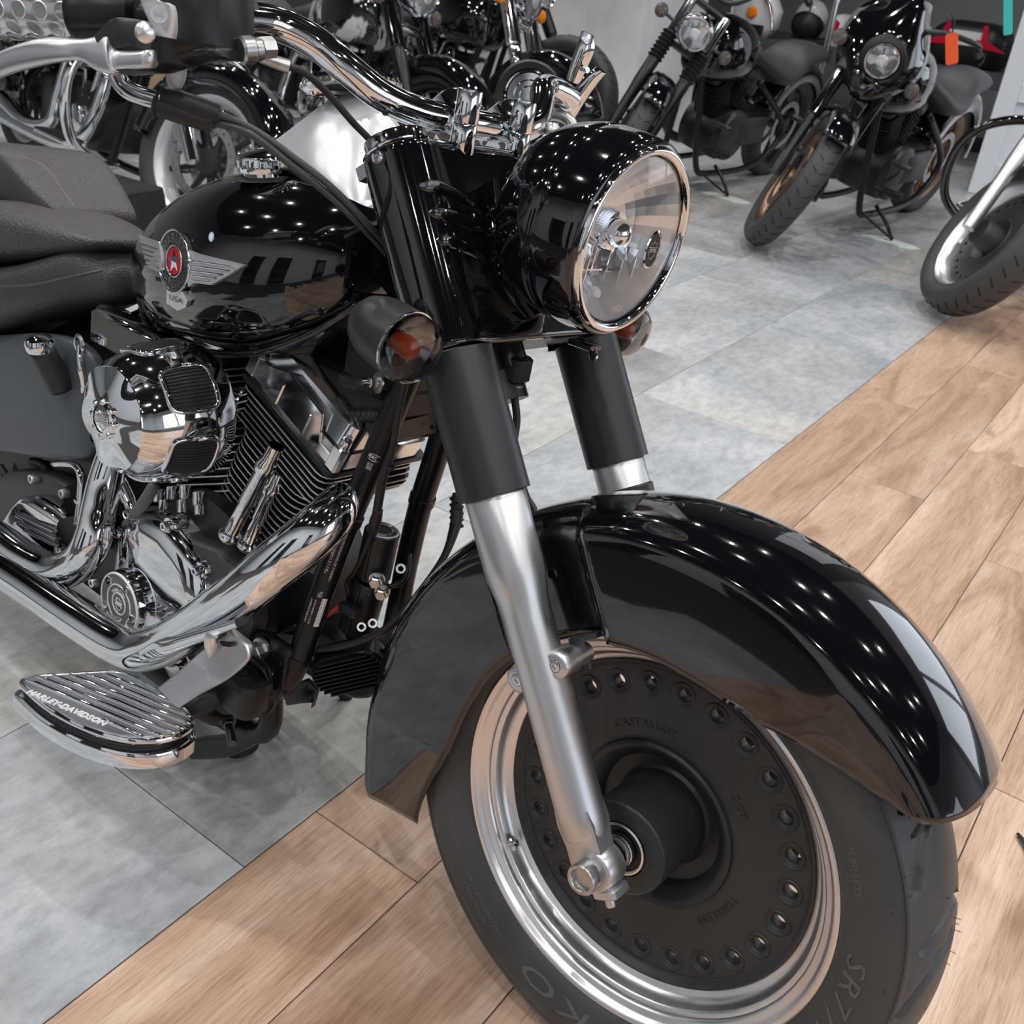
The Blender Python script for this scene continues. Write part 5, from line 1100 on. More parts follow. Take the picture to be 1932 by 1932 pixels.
# ================================================================ the other motorcycles
def bike(label, pos, head, lean=-9, steer=0, tire_w=.065, tire_r=.32, wheel='disc', rim_m=alu2, fork_m=alu, cover_m=denim, gaiter=False, fender=True, fender_m=paint, fairing=False,
         tank_m=paint, engine_m=None, trim=chrome, lamp_r=.085, lamp_x=-.20, lamp_z=.90, bars='low', floorboard=False, guard=False, seat_z=.62, inv=False, rake=.56, mirror=True, stand=True, tour=False, orange=None, pad=True, brakes=True, rot_m=None, spoke_m=None):
    engine_m = engine_m or M('engine_black')
    r = empty('motorcycle', pos); tag(r, label, 'motorcycle', 'motorcycles parked behind the big cruiser')
    r.rotation_euler = (Matrix.Rotation(radians(head), 3, 'Z') @ Matrix.Rotation(radians(lean), 3, 'X')).to_euler()
    A = V((-sin(rake), 0, cos(rake))); U = V((cos(rake), 0, sin(rake))); HX = V((0, 0, tire_r)); S = Matrix.Rotation(radians(steer), 3, A)
    def st(p): return S @ (p - HX) + HX
    def fr(name, g, m, **k): g.fix(st); return obj(name, g, m, r, **k)
    def bk(name, g, m, **k): return obj(name, g, m, r, **k)
    R_, W_ = tire_r, tire_w
    def wheel_at(c, fix, w_, nm):
        pr = [(R_ - .088, w_ * .72), (R_ - .070, w_ * .92), (R_ - .045, w_ * 1.03), (R_ - .025, w_ * .98), (R_ - .010, w_ * .74), (R_ - .002, w_ * .35), (R_, 0)]
        g = G(); N = 90; prof = pr + [(a, -b) for a, b in pr[-2::-1]]; RR = []
        for k in range(N):
            a = 2 * pi * k / N; RR.append([c + V((cos(a) * x, -h, sin(a) * x)) for x, h in prof])
        g.rings(RR, close=False, loop=True); t_ = fix(nm + '_tire', g, M('tire_worn', (.05, .052, .056), .55, bump=('noise', 200, .2, .002)), smooth=60)
        g = G()
        for k in range(36):
            a = 2 * pi * k / 36
            for s_ in (-1, 1):
                P = [c + V((cos(a + .10 * q) * (R_ - .001 - .022 * (q ** 2.4)), s_ * w_ * (.12 + .78 * q), sin(a + .10 * q) * (R_ - .001 - .022 * (q ** 2.4)))) for q in (0.05, .35, .65, .98)]
                g.tube(P, .0030, 4, 1)
        if fix is fr: g.fix(st)
        obj('tread_groove', g, dark, t_, kind='stuff')
        g = G(); g.lathe([(R_ - .098, w_ * .60), (R_ - .086, w_ * .72), (R_ - .084, w_ * .80), (R_ - .090, w_ * .80), (R_ - .102, w_ * .62), (R_ - .112, w_ * .45), (R_ - .122, w_ * .18), (R_ - .122, -w_ * .18), (R_ - .112, -w_ * .45), (R_ - .102, -w_ * .62), (R_ - .090, -w_ * .80), (R_ - .084, -w_ * .80), (R_ - .086, -w_ * .72), (R_ - .098, -w_ * .60)], c, AY, 72)
        w1 = fix(nm + '_rim', g, rim_m, smooth=50)
        if wheel == 'disc':
            g = G(); lo = [circle2(R_ - .120, 72)] + [circle2(.0105, 10, ((R_ - .15) * cos(2 * pi * k / 25), (R_ - .15) * sin(2 * pi * k / 25))) for k in range(25)] + [circle2(.09, 40)]
            plate(g, 'bgdisc%g' % R_, lo, c, X, Z, .006, .002); g.lathe([(.10, .009), (.097, .016), (.09, .016), (.078, .002), (.06, -.01), (.056, .0), (.054, .072), (.05, .077), (0, .077)], c, AY, 48); fix(nm + '_wheel_disc', g, castb, smooth=45)
        else:
            ns = 9 if wheel == 'cast' else 7
            g = G(); g.lathe([(.0, .05), (.045, .05), (.05, .03), (.05, -.03), (.045, -.05), (0, -.05)], c, AY, 32)
            if fix is fr: g.fix(st)
            h_ = obj(nm + '_hub', g, spoke_m or rim_m, w1)
            for k in range(ns):
                a = 2 * pi * k / ns
                for da in ((0,) if wheel != 'y' else (-.16, .16)):
                    d0 = V((cos(a), 0, sin(a))); d1 = V((cos(a + da), 0, sin(a + da))); g = G(); g.tube([c + d0 * .04, c + (d0 + d1) * .5 * (R_ * .35), c + d1 * (R_ - .120)], [.018, .011, .012], 8, 3)
                    if fix is fr: g.fix(st)
                    obj('spoke', g, spoke_m or rim_m, w1, smooth=60)
        for s_ in ((1, -1) if brakes else (1,)):
            g = G(); plate(g, 'bgrotor', [circle2(.146, 48), circle2(.112, 40)] + [circle2(.005, 6, (.129 * cos(2 * pi * k / 18), .129 * sin(2 * pi * k / 18))) for k in range(18)], c + V((0, s_ * (w_ * .78), 0)), X, Z, .0025)
            if nm == 'front' and wheel != 'disc' or s_ == 1: 
                if fix is fr: g.fix(st)
                rt = obj('brake_rotor', g, rot_m or steel, r, smooth=0)
                if nm == 'front': 
                    g = G(); g.box(c + V((-.115, s_ * (w_ * .78), .055)), (.06, .045, .11), (U, Y, A), .012); g.capbolt(c + V((-.11, s_ * (w_ * .78 + .022), .09)), (0, s_, 0), .008, .006); g.capbolt(c + V((-.13, s_ * (w_ * .78 + .022), .03)), (0, s_, 0), .008, .006); fr('brake_caliper', g, trim, smooth=40)
    wheel_at(HX, fr, W_, 'front')
    RX = V((-1.63, 0, tire_r)); wheel_at(RX, bk, W_ * 1.15, 'rear')
    def fp(s, u=0, y=0): return HX + A * s + U * u + Y * y
    fy = W_ + .048
    for s_ in (-1, 1):
        g = G()
        if inv: g.lathe([(.030, -.02), (.030, .07), (.021, .09), (.021, .30)], fp(0, 0, s_ * fy), A, 28, caps=(True, True))
        else: g.lathe([(.026, -.02), (.028, .10), (.029, .22), (.033, .27), (.033, .40), (.03, .405)], fp(0, 0, s_ * fy), A, 28, caps=(True, True))
        fr('fork_leg', g, fork_m, smooth=50)
        g = G(); 
        if gaiter:
            for k in range(7): g.lathe([(.030, .0), (.043, .011), (.030, .022)], fp(.40 + .022 * k, 0, s_ * fy), A, 24)
            fr('fork_gaiter', g, rubber2); g = G(); g.cyl(fp(.56, 0, s_ * fy), fp(.76, 0, s_ * fy), .027, bev=.003); fr('fork_tube', g, trim)
        elif inv:
            g.cyl(fp(.28, 0, s_ * fy), fp(.78, 0, s_ * fy), .031, bev=.003); fr('fork_tube', g, paint); g = G(); g.cyl(fp(.50, 0, s_ * fy), fp(.55, 0, s_ * fy), .040, bev=.004); fr('fork_clamp', g, castb)
        else: g.cyl(fp(.39, 0, s_ * fy), fp(.74, 0, s_ * fy), .039, bev=.003); fr('fork_cover', g, cover_m)
    for s0_ in (.52, .755): g = G(); g.box(fp(s0_, -.02, 0), (.06, fy * 2, .02), (U, Y, A), .006); fr('fork_yoke', g, castb if inv else trim)
    if fender:
        g = G(); w_ = W_ + .018; RR = []
        lo_, hi_ = (20, 175) if fender == 'full' else (55, 150)
        for a in range(lo_, hi_ + 1, 5):
            q = radians(a); rr = R_ + .035; e = rr - (.10 if fender == 'full' else .045)
            RR.append([HX + V((cos(q) * x, y, sin(q) * x)) for y, x in ((-w_, e), (-w_, rr - .03), (-w_ * .82, rr - .008), (-w_ * .4, rr), (w_ * .4, rr), (w_ * .82, rr - .008), (w_, rr - .03), (w_, e))])
        g.rings(RR, close=False, caps=(False, False)); f_ = fr('front_fender', g, fender_m, smooth=60); md = f_.modifiers.new('t', 'SOLIDIFY'); md.thickness = .003
    # lamp
    lc = V((lamp_x, 0, lamp_z)); ld = V((1, 0, -.05)).normalized(); q = lamp_r
    g = G(); g.lathe([(q, 0), (q * 1.10, -.01), (q * 1.13, -.04), (q * 1.0, -.09), (q * .7, -.13), (0, -.15)], lc, ld, 40); hl = fr('headlamp_shell', g, trim if trim is not chrome else chrome, smooth=70)
    for nm, g_, m_ in (('headlamp_ring', G().lathe([(q * .90, 0), (q * .95, .008), (q * 1.02, .006), (q * 1.04, -.006)], lc, ld, 40), chrome), ('headlamp_glass', G().lathe([(q * .91, 0), (q * .7, .008), (0, .014)], lc, ld, 32), M('lamp_glass_front', (.55, .56, .58), .08, .7, coat=1)), ('lamp_cell', G().lathe([(0, .016), (q * .28, .016), (q * .36, .012)], lc, ld, 24), satin)):
        g_.fix(st); obj(nm, g_, m_, hl, smooth=60)
    if fairing:
        g = G(); RR = []
        for i in range(13):
            v = i / 12; zz = lamp_z - .17 + .42 * v; xx = lamp_x + .07 - .28 * v ** 1.8; hw = (.105 + .105 * sin(pi * min(1, v * 1.05) ** .9)) * (1 - .45 * max(0, v - .6))
            RR.append([V((xx - .16 * (abs(t) ** 2.4), hw * t, zz)) for t in [-1 + 2 * k / 20 for k in range(21)]])
        nf = []
        g.rings(RR, close=False, caps=(False, False))
        keep = []
        for f in g.f:
            c = sum((V(g.v[k]) for k in f), V((0, 0, 0))) / len(f)
            if (c.y ** 2 + (c.z - lamp_z) ** 2) ** .5 > q * 1.08: keep.append(f)
        g.f = keep; f_ = fr('quarter_fairing', g, paint, smooth=180); md = f_.modifiers.new('t', 'SOLIDIFY'); md.thickness = .004
        g = G(); g.lathe([(q * 1.02, .02), (q * 1.10, .03), (q * 1.28, .02), (q * 1.30, -.03)], lc, ld, 40); fr('fairing_bezel', g, rubber2)
    # bars
    hx = fp(.80, -.02, 0); hy = {'low': .10, 'high': .24, 'ape': .34}[bars]
    P = [hx + V((-.24, .40, hy - .02)), hx + V((-.14, .36, hy + .01)), hx + V((-.03, .20, hy * .7 + .02)), hx + V((0, .08, .04)), hx + V((0, -.08, .04)), hx + V((-.03, -.20, hy * .7 + .02)), hx + V((-.14, -.36, hy + .01)), hx + V((-.24, -.40, hy - .02))]
    g = G(); g.tube(P, .0125, 12, 5); hb_ = fr('handlebar', g, trim, smooth=180)
    for s_ in (-1, 1):
        g = G(); e0 = hx + V((-.30, s_ * .43, hy - .04)); e1 = hx + V((-.17, s_ * .375, hy)); g.cyl(e0, e1, .019, bev=.003); g.fix(st); obj('grip', g, rubber2, hb_)
        g = G(); g.tube([e1 + V((.03, 0, 0)), e1 + V((.05, s_ * .04, -.01)), e0 + V((.07, s_ * .02, -.02))], .005, 8, 4); g.fix(st); obj('lever', g, trim, hb_)
        g = G(); c = fp(.60, .02, s_ * (fy + .10)); g.lathe([(0, -.05), (.025, -.04), (.034, -.015), (.034, .0), (.0, .0)], c, X, 20); g.cyl(c + V((-.02, 0, 0)), fp(.60, 0, s_ * fy), .008); ts = fr('turn_signal', g, trim, smooth=60)
        g = G(); g.lathe([(.033, 0), (.030, .014), (.014, .022), (0, .023)], c, X, 20); g.fix(st); obj('signal_lens', g, amber if orange else M('smoke_grey', (.12, .1, .09), .1, coat=1), ts)
        if mirror:
            g = G(); m0 = e1 + V((.02, 0, .01)); m1 = m0 + V((-.03, s_ * .08, .17)); g.tube([m0, (m0 + m1) / 2 + V((.01, 0, 0)), m1], .005, 8, 3); g.ball(m1 + V((0, 0, .02)), .055, (.35, 1, .55), 14); fr('mirror', g, trim, smooth=60)
    # tank, seat, rear
    tt = [(-.40, .78, .68, .04), (-.42, .86, .64, .09), (-.50, .92, .62, .135), (-.62, .94, .61, .155), (-.76, .92, .61, .145), (-.90, .86, .62, .10), (-1.0, .80, .64, .06), (-1.02, .75, .68, .03)]
    g = G(); g.rings([tank_sec(*c, n=28) for c in zip(*[spline([t[i] for t in tt], 3) for i in range(4)])]); bk('fuel_tank', g, tank_m, smooth=180)
    ss_ = [(-.95, .80, .70, .08), (-1.05, .76, .66, .13), (-1.2, .71, .60, .17), (-1.36, .73, .60, .16), (-1.48, .80, .66, .13), (-1.7, .80, .70, .11), (-1.78, .77, .72, .08)]
    g = G(); g.rings([tank_sec(*c, n=24) for c in zip(*[spline([t[i] for t in ss_], 3) for i in range(4)])]); bk('seat', g, leather, smooth=180)
    g = G(); w_ = W_ * 1.15 + .025; RR = []
    for a in range(20, 185, 7):
        q_ = radians(a); rr = R_ + .05; RR.append([RX + V((cos(q_) * x, y, sin(q_) * x)) for y, x in ((-w_, rr - .10), (-w_, rr - .03), (-w_ * .8, rr - .008), (0, rr), (w_ * .8, rr - .008), (w_, rr - .03), (w_, rr - .10))])
    g.rings(RR, close=False, caps=(False, False)); f_ = bk('rear_fender', g, fender_m, smooth=60); md = f_.modifiers.new('t', 'SOLIDIFY'); md.thickness = .003
    for s_ in (-1, 1):
        g = G(); g.tube([V((-.42, s_ * .045, .76)), V((-.50, s_ * .07, .50)), V((-.60, s_ * .11, .19)), V((-.75, s_ * .12, .13)), V((-1.25, s_ * .13, .15)), V((-1.45, s_ * .12, .35)), V((-1.0, s_ * .10, .62))], .017, 12, 5); bk('frame_tube', g, powder, smooth=180)
        if tour:
            g = G(); RR = []
            for x_, k_ in ((-1.28, .5), (-1.34, .95), (-1.5, 1), (-1.8, .95), (-1.95, .7), (-1.98, .3)): RR.append([V((x_, s_ * .24 + a, .48 + b)) for a, b in rrect(.17 * k_, .30 * k_, .04 * k_, 4)])
            g.rings(RR); bk('saddlebag', g, tank_m, smooth=60)
    # engine
    ck_ = V((-.80, 0, .34))
    g = G(); g.lathe([(0, .13), (.10, .13), (.135, .11), (.14, .0), (.135, -.11), (.10, -.13), (0, -.13)], ck_, AY, 36, caps=(True, True)); g.box(ck_ + V((-.24, 0, .02)), (.30, .22, .20), None, .03); en = bk('crankcase', g, engine_m, smooth=45)
    g = G(); g.lathe([(0, .165), (.055, .165), (.06, .16), (.06, .13), (.09, .12)], ck_ + V((-.02, 0, -.02)), AY, 30); obj('case_cover', g, trim, en, smooth=50)
    g = G(); g.lathe([(0, .155), (.12, .150), (.135, .14), (.14, .11)], ck_ + V((-.05, 0, .0)), Y, 36); g.box(ck_ + V((-.22, .13, .02)), (.34, .05, .16), None, .02); obj('primary_cover', g, trim if trim is chrome else castb, en, smooth=50)
    for s_ in (1, -1):
        cy = V((.3827 * s_, 0, .9239)); cx_ = V((.9239, 0, -.3827 * s_))
        g = G()
        for k in range(14): g.prism(rrect(.155 + (.03 if k > 9 else 0), .155, .03, 3), ck_ + cy * (.12 + .0135 * k), cx_, Y, cy, .0035)
        g.cyl(ck_ + cy * .1, ck_ + cy * .3, .055); bk('finned_cylinder', g, engine_m, smooth=0, kind='stuff')
        g = G(); g.prism(rrect(.18, .15, .02, 3), ck_ + cy * .31, cx_, Y, cy, .07, .012); bk('rocker_cover', g, trim, smooth=35)
        g = G(); g.cyl(ck_ + V((.03 * s_, -.12, .07)), ck_ + cy * .30 + Y * -.08 - cx_ * .03 * s_, .012); bk('pushrod_tube', g, trim)
    g = G(); g.lathe([(0, .21), (.03, .212), (.075, .205), (.085, .19), (.085, .12), (0, .12)], ck_ + V((.0, 0, .26)), AY, 40, caps=(False, True)); bk('air_cleaner', g, trim, smooth=45)
    for k in (0, 1):
        x0 = ck_.x + (.17 if k == 0 else -.10); g = G(); g.tube([V((x0 - .02 * (1 - k), -.08, .60)), V((x0 + (.03 if k == 0 else -.05), -.13, .54)), V((x0 + (.02 if k == 0 else -.07), -.17, .38)), V((x0 - .10, -.19, .24 + .03 * k)), V((x0 - .35, -.19, .20 + .03 * k)), V((-1.5, -.20, .22 + .07 * k)), V((-1.95, -.20, .27 + .08 * k))], [.022, .024, .025, .026, .030, .036, .034], 18, 5); bk('exhaust_pipe', g, trim, smooth=180)
    for s_ in (-1, 1):
        if floorboard:
            g = G(); g.prism(rrect(.34, .10, .045, 6), V((-.66, s_ * .29, .26)), X, Y, Z, .014, .002); fb_ = bk('footboard', g, trim)
            for k in range(5): gg = G(); gg.box(V((-.66, s_ * .29 - .032 + .016 * k, .277)), (.26, .006, .004)); obj('tread_rib', gg, rubber2, fb_, smooth=0)
        else:
            g = G(); g.cyl(V((-.58, s_ * .15, .30)), V((-.56, s_ * .21, .31)), .010); g.cyl(V((-.56, s_ * .20, .31)), V((-.54, s_ * .31, .325)), .018, bev=.003); bk('foot_peg', g, rubber2)
            g = G(); g.tube([V((-.66, s_ * .14, .30)), V((-.56, s_ * .24, .42)), V((-.46, s_ * .24, .47)), V((-.44, s_ * .30, .47))], .008, 10, 4); g.cyl(V((-.45, s_ * .22, .47)), V((-.43, s_ * .33, .475)), .014, bev=.002); bk('shift_lever', g, trim if s_ > 0 else powder, smooth=180)
        if guard:
            g = G(); g.tube([V((-.44, s_ * .05, .66)), V((-.40, s_ * .18, .70)), V((-.36, s_ * .34, .62)), V((-.36, s_ * .40, .48)), V((-.40, s_ * .36, .30)), V((-.50, s_ * .20, .20)), V((-.58, s_ * .10, .19))], .019, 14, 6); bk('engine_guard', g, guard if guard is not True else chrome, smooth=180)
    if stand:
        e = Matrix.Rotation(radians(-lean), 3, 'X') @ V((-.75, .30, .012)) ; g = G()
        foot = Matrix.Rotation(radians(-lean), 3, 'X') @ V((-.74, .30, .016))
        g.tube([V((-.80, .12, .17)), (V((-.80, .12, .17)) + foot) / 2 + V((-.01, .01, 0)), foot], .010, 10, 3); g.tube([V((-.62, .12, .16)), (V((-.62, .12, .16)) + foot) / 2, foot], .006, 8, 2); bk('side_stand', g, powder, smooth=180)
        if pad:
            wf = Matrix.Rotation(radians(head), 3, 'Z') @ V((-.74, .30, 0)); p_ = empty('stand_pad', (pos[0] + wf.x, pos[1] + wf.y, 0)); tag(p_, pad, 'mat', 'pale pads under the side stands')
            g = G(); g.prism([(-.15, -.03), (-.06, -.05), (.05, -.055), (.07, -.075), (.13, -.06), (.16, -.02), (.12, .02), (.03, .045), (-.04, .06), (-.12, .03)], (0, 0, 0.0005), X, Y, Z, .007, .002); obj('pad_plate', g, M('pale_pad', (.72, .80, .76), .5), p_)
    return r
bronze = M('bronze_wheel', (.30, .20, .13), .35, 1.0)
blacktrim = M('satin_engine', (.03, .031, .034), .35)
H1 = -91.5
mid_b = bike('black motorcycle with small dark fairing, upside-down fork and bronze spoked wheels', (-1.73, 3.74, 0), H1, -11, 34, .055, .325, 'y', bronze, powder, powder, fender='short', fairing=True, trim=blacktrim, lamp_r=.078, lamp_x=-.24, lamp_z=.88, bars='low', inv=True, pad='pale plastic pad under the stand of the motorcycle with the dark fairing', mirror=False)
c_b = bike('black motorcycle beside the concrete pillar, with rubber fork gaiters and chrome upper fork tubes', (-2.72, 3.80, 0), H1, -11, 36, .050, .325, 'cast', powder, powder, powder, gaiter=True, fender='short', trim=blacktrim, lamp_r=.080, lamp_x=-.22, lamp_z=.87, bars='high', pad='pale plastic pad under the stand of the motorcycle beside the pillar', mirror=False)
for o in c_b.children:
    if o.name.startswith(('fork_tube', 'headlamp_shell')): o.data.materials[0] = chrome
r_b = bike('black motorcycle at the right edge with solid drilled wheel and bare silver fork', (-.76, 3.50, 0), H1, -11, 40, .072, .32, 'disc', alu2, alu, denim, fender=False, trim=chrome, lamp_z=.93, guard=paint, floorboard=True, pad=False, mirror=False)
l_b = bike('black touring motorcycle at left with chrome footboards, white-rimmed wheel and full front fender', (-3.02, 1.52, 0), -6, -8, 22, .066, .32, 'cast', M('white_rim', (.7, .71, .73), .3, .4), chrome, chrome, fender='full', guard=True, floorboard=True, tour=True, pad=False, orange=True, spoke_m=castb)
d_b = bike('black motorcycle with black fork and flame-painted tank, second in the left row', (-3.10, 2.78, 0), -6, -8, 10, .060, .32, 'cast', powder, powder, paint, fender='full', tank_m=None or M('flame_paint', (.01, .01, .012), .1, coat=1, var=((.62, .62, .64), 5, (1, 3, 1), .52, .56)), trim=chrome, pad=False, mirror=False)
e_b = bike('black motorcycle with long chrome fork, third in the left row', (-3.06, 3.52, 0), -6, -8, 12, .050, .33, 'cast', powder, chrome, chrome, fender='full', trim=chrome, pad=False, rake=.50, mirror=False, orange=True)
f_b = bike('black motorcycle with wide bare tire standing against the concrete pillar', (-3.62, 4.50, 0), 12, -7, 0, .085, .345, 'cast', castb, powder, powder, fender=False, trim=blacktrim, pad=False, mirror=False, stand=False)
# ---- pillar, bench and what stands on it
p0_ = gat(1183, 250)
g = G(); g.box((p0_.x - 1.3, p0_.y + .42, 2.1), (2.6, .84, 4.2)); obj('wall_pillar', g, concrete, smooth=0)['kind'] = 'structure'
bench = empty('display_bench', (-2.9, 7.9, 0)); tag(bench, 'long low dark grey display bench at the back of the showroom', 'bench')
g = G(); g.box((0, 0, .60), (6.4, 1.3, .10), None, .006); obj('bench_top', g, M('bench_grey', (.07, .073, .08), .5), bench)
for x in (-3.0, -1.5, 0, 1.5, 3.0):
    g = G(); g.box((x, -.5, .275), (.07, .07, .55), None, .004); obj('bench_leg', g, powder, bench)
wp = M('white_gloss_plastic', (.75, .77, .8), .15, coat=.6); rr_ = M('red_lens', (.55, .01, .03), .15, coat=1); bp = M('black_plastic')
def onb(px, py, z=.65, y=7.55): return atr(px, py, y)
def case(pos, sz, lab, shell, lid, lens=True, rz=0.0):
    t = empty('luggage_case', pos); t.rotation_euler = (0, 0, rz); tag(t, lab, 'case', 'luggage cases on the bench'); w_, d_, h_ = sz
    def shell_ring(z, k): return [V((a, b, z)) for a, b in rrect(w_ * k, d_ * k, d_ * .3 * k, 5)]
    g = G(); g.rings([shell_ring(0, .80), shell_ring(h_ * .08, .92), shell_ring(h_ * .5, 1.0), shell_ring(h_ * .56, 1.0)]); obj('case_base', g, shell, t, smooth=50)
    g = G(); g.rings([shell_ring(h_ * .57, .985), shell_ring(h_ * .62, .99), shell_ring(h_ * .82, .88), shell_ring(h_ * .96, .66), shell_ring(h_, .40)]); obj('case_lid', g, lid, t, smooth=60)
    if lens:
        for s_ in (-1, 1): g = G(); g.prism([(-.5 * w_ * .52, 0), (w_ * .10, h_ * .05), (w_ * .14, h_ * .22), (-w_ * .02, h_ * .20)], V((s_ * w_ * .30, -d_ * .505, h_ * .42)), X * s_ * -1, Z, -Y, .012, .002); recalc(obj('red_reflector', g, rr_, t, smooth=30))
        for s_ in (-1, 1): g = G(); g.prism([(0, 0), (.05, 0), (.02, .10), (-.01, .10)], V((s_ * w_ * .22, -d_ * .47, h_ * .62)), X * s_, Z, -Y, .02, .002); recalc(obj('red_reflector', g, rr_, t, smooth=30))
    return t
a = onb(1822, 118, y=7.6); case((a.x, 7.6, .65), (.56, .38, .30), 'black top case with white panel and red reflectors at the bench end', bp, bp)
g = G(); 
a2 = onb(1610, 62, y=7.6); w1 = case((a2.x, 7.55, .65), (.34, .30, .24), 'white luggage case with one red lamp in the middle of the bench', wp, wp, lens=False)
g = G(); g.lathe([(0, .01), (.03, .008), (.045, -.01)], V((-.08, -.15, .15)), -Y, 20); obj('red_lamp', g, rr_, w1)
g = G(); g.box((0, -.185, .19), (.24, .02, .10), None, .01); lidw = obj('white_panel', g, wp, [o for o in scn.objects if o.get('label', '').startswith('black top case')][0])
a3 = onb(1512, 72, y=7.5); t = empty('display_fairing', (a3.x, 7.6, .675)); tag(t, 'pale grey rounded headlamp fairing standing on the bench', 'fairing')
g = G(); g.ball((0, 0, .145), .14, (1, .8, 1.0), 24); obj('fairing_shell', g, M('pale_grey', (.5, .52, .54), .2, coat=1), t, smooth=180); g = G(); g.ball((0, -.04, .10), .135, (1, .8, .9), 20); obj('clear_visor', g, bp, t, smooth=180); g = G(); g.box((0, 0, .006), (.2, .2, .012), None, .003); obj('fairing_foot', g, bp, t)
a4 = onb(1432, 48, y=7.5); t = empty('scooter_front', (a4.x, 7.4, .65)); tag(t, 'white scooter front panel with round orange indicator on the bench', 'scooter')
g = G(); g.rings([[V((a, b * .6, z)) for a, b in rrect(w_, .3, .1, 5)] for z, w_ in ((0, .30), (.08, .42), (.20, .44), (.30, .30), (.36, .16))]); obj('white_panel', g, wp, t, smooth=70)
g = G(); g.lathe([(0, .02), (.030, .018), (.045, .0), (.045, -.02)], V((.02, -.10, .17)), -Y, 24); obj('orange_indicator', g, amber, t)
g = G(); g.tube([V((.06, -.08, .32)), V((.18, -.12, .22)), V((.26, -.16, .06))], .016, 12); obj('chrome_arm', g, chrome, t); g = G(); g.box((0, -.11, .05), (.30, .02, .08), None, .008); obj('black_grille', g, bp, t)
for k, (px, py0, py1) in enumerate(((1566, 20, 190), (1592, 0, 60))):
    a = gat(px - (30 if k == 0 else 0), 190); t = empty('chrome_post', (-3.95 + .75 * k, 7.0 + .2 * k, 0)); tag(t, ('near' if k == 0 else 'far') + ' one of two slim chrome barrier posts behind the motorcycles', 'post')
    g = G(); g.cyl((0, 0, .01), (0, 0, 1.5), .024, seg=24); obj('post_tube', g, chrome, t); g = G(); g.lathe([(0, .022), (.03, .022), (.14, .010), (.15, 0)], (0, 0, 0), Z, 32); obj('post_base', g, chrome_soft, t)
# white framed door leaf at the right
wb = gat(1826, 362); wt = None
t = empty('white_panel_door', (wb.x, wb.y, 0)); tag(t, 'white framed panel standing at the right behind the motorcycles', 'door')
t.rotation_euler = (0, 0, radians(10)); wm = M('white_lacquer', (.72, .76, .82), .35)
g = G(); g.box((.06, 0, 1.2), (.12, .06, 2.4), None, .006); obj('door_stile', g, wm, t)
g = G(); g.box((1.04, 0, 1.2), (.12, .06, 2.4), None, .006); obj('door_stile', g, wm, t)
for z, h in ((.10, .2), (.62, .10), (1.25, .10), (2.33, .14)): g = G(); g.box((.55, 0, z), (.86, .05, h), None, .004); obj('door_rail', g, wm, t)
for z0, z1 in ((.2, .57), (.67, 1.2), (1.3, 2.26)): g = G(); g.box((.55, .01, (z0 + z1) / 2), (.86, .02, z1 - z0), None, 0); obj('door_panel', g, wm, t, smooth=0)
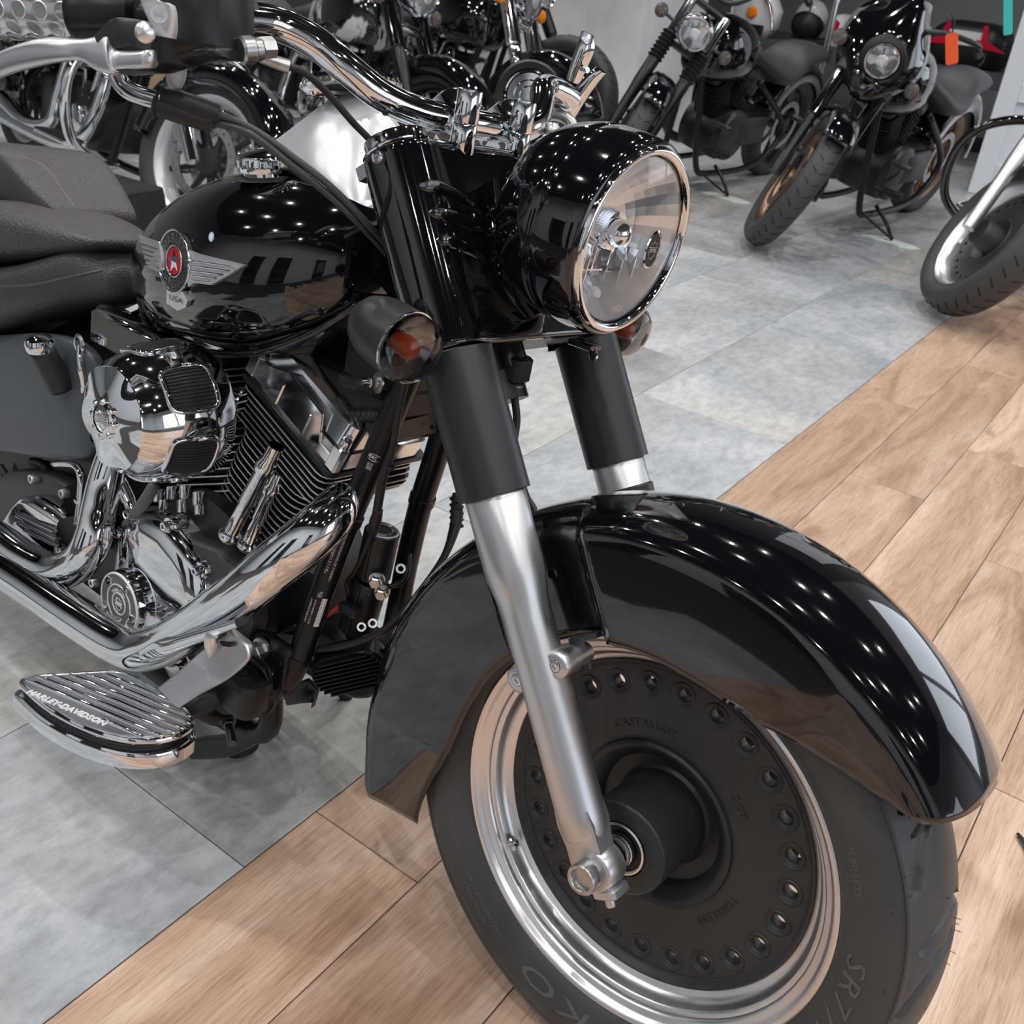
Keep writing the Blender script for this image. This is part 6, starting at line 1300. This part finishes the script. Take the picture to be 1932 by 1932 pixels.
# tags hanging from the bars
def hang(px, py, y, col_, lab, w_, h_):
    p = atr(px, py, y); t = empty('hanging_tag', p); tag(t, lab, 'tag'); t.rotation_euler = (0, radians(-18), 0)
    g = G(); g.prism(rrect(w_, h_, w_ * .2, 3), (0, 0, 0), X, Z, -Y, .004); obj('tag_strip', g, col_, t, smooth=0); g = G(); g.tube([V((0, 0, h_ * .45)), V((.01, 0, h_ * .8)), V((0, 0, h_ * 1.1))], .003, 6, 3); obj('tag_cord', g, rubber2, t); return t
hang(1796, 92, 3.5, M('orange_tag', (.85, .12, .03), .4), 'orange key tag hanging above the black top case', .045, .11)
hang(1902, 30, 3.6, M('teal_ribbon', (.05, .55, .5), .5), 'teal ribbon tag hanging at the top right edge', .03, .13)
# boxes behind the left row and a crate under the seat
cardb = M('cardboard', (.50, .33, .22), .8)
for i, (px, py, z, s_) in enumerate(((905, 165, .0, .55), (540, 40, .0, .7))):
    p = gat(px, py + 60) if i == 0 else gat(px, py + 130); t = empty('cardboard_box', (-5.6 + .1 * i, 3.15 + 2.0 * i, 0)); tag(t, ['brown cardboard box on the floor between the two forks', 'large brown cardboard box behind the flame-painted motorcycle'][i], 'box')
    g = G(); g.box((0, 0, s_ / 2), (s_, s_ * .8, s_), None, .004); obj('box_body', g, cardb, t, smooth=0); g = G(); g.box((0, 0, s_ + .0015), (s_, .05, .003)); obj('packing_tape', g, M('orange_tape', (.8, .35, .12), .4), t, smooth=0)
pc = gat(190, 425); t = empty('storage_crate', (pc.x + .35, pc.y - .25, 0)); tag(t, 'black cloth-covered crate on the floor behind the seat', 'box'); t.rotation_euler = (0, 0, radians(8))
g = G(); g.rings([[V((a * k_, b * k_, z)) for a, b in rrect(.50, .34, .03, 3)] for z, k_ in ((0, 1.04), (.05, 1.0), (.24, .99), (.27, .97))]); obj('crate_cover', g, M('black_cloth', (.012, .012, .014), .75, bump=('noise', 14, .7, .02)), t, smooth=50)
g = G(); g.tube([V((-.3, -.21, .2)), V((-.1, -.222, .16)), V((.1, -.222, .19)), V((.3, -.21, .15))], .006, 6); obj('cloth_fold', g, M('black_cloth'), t)
# chrome strip tip at the right edge
p = gat(1912, 1588); t = empty('metal_foot', (p.x + .035, p.y - .01, 0)); tag(t, 'black pointed metal foot with bright edge on the planks at the right edge', 'stand')
t.rotation_euler = (0, 0, radians(-38))
g = G(); g.prism([(-.045, 0), (.0, -.010), (.12, -.016), (.12, .016), (0, .006)], (0, 0, .0005), X, Y, Z, .008, .002); obj('blade_body', g, powder, t, smooth=0); g = G(); g.tube([V((-.045, 0, .004)), V((0, -.010, .006)), V((.12, -.016, .006))], .002, 6, 2); obj('blade_edge', g, chrome, t)
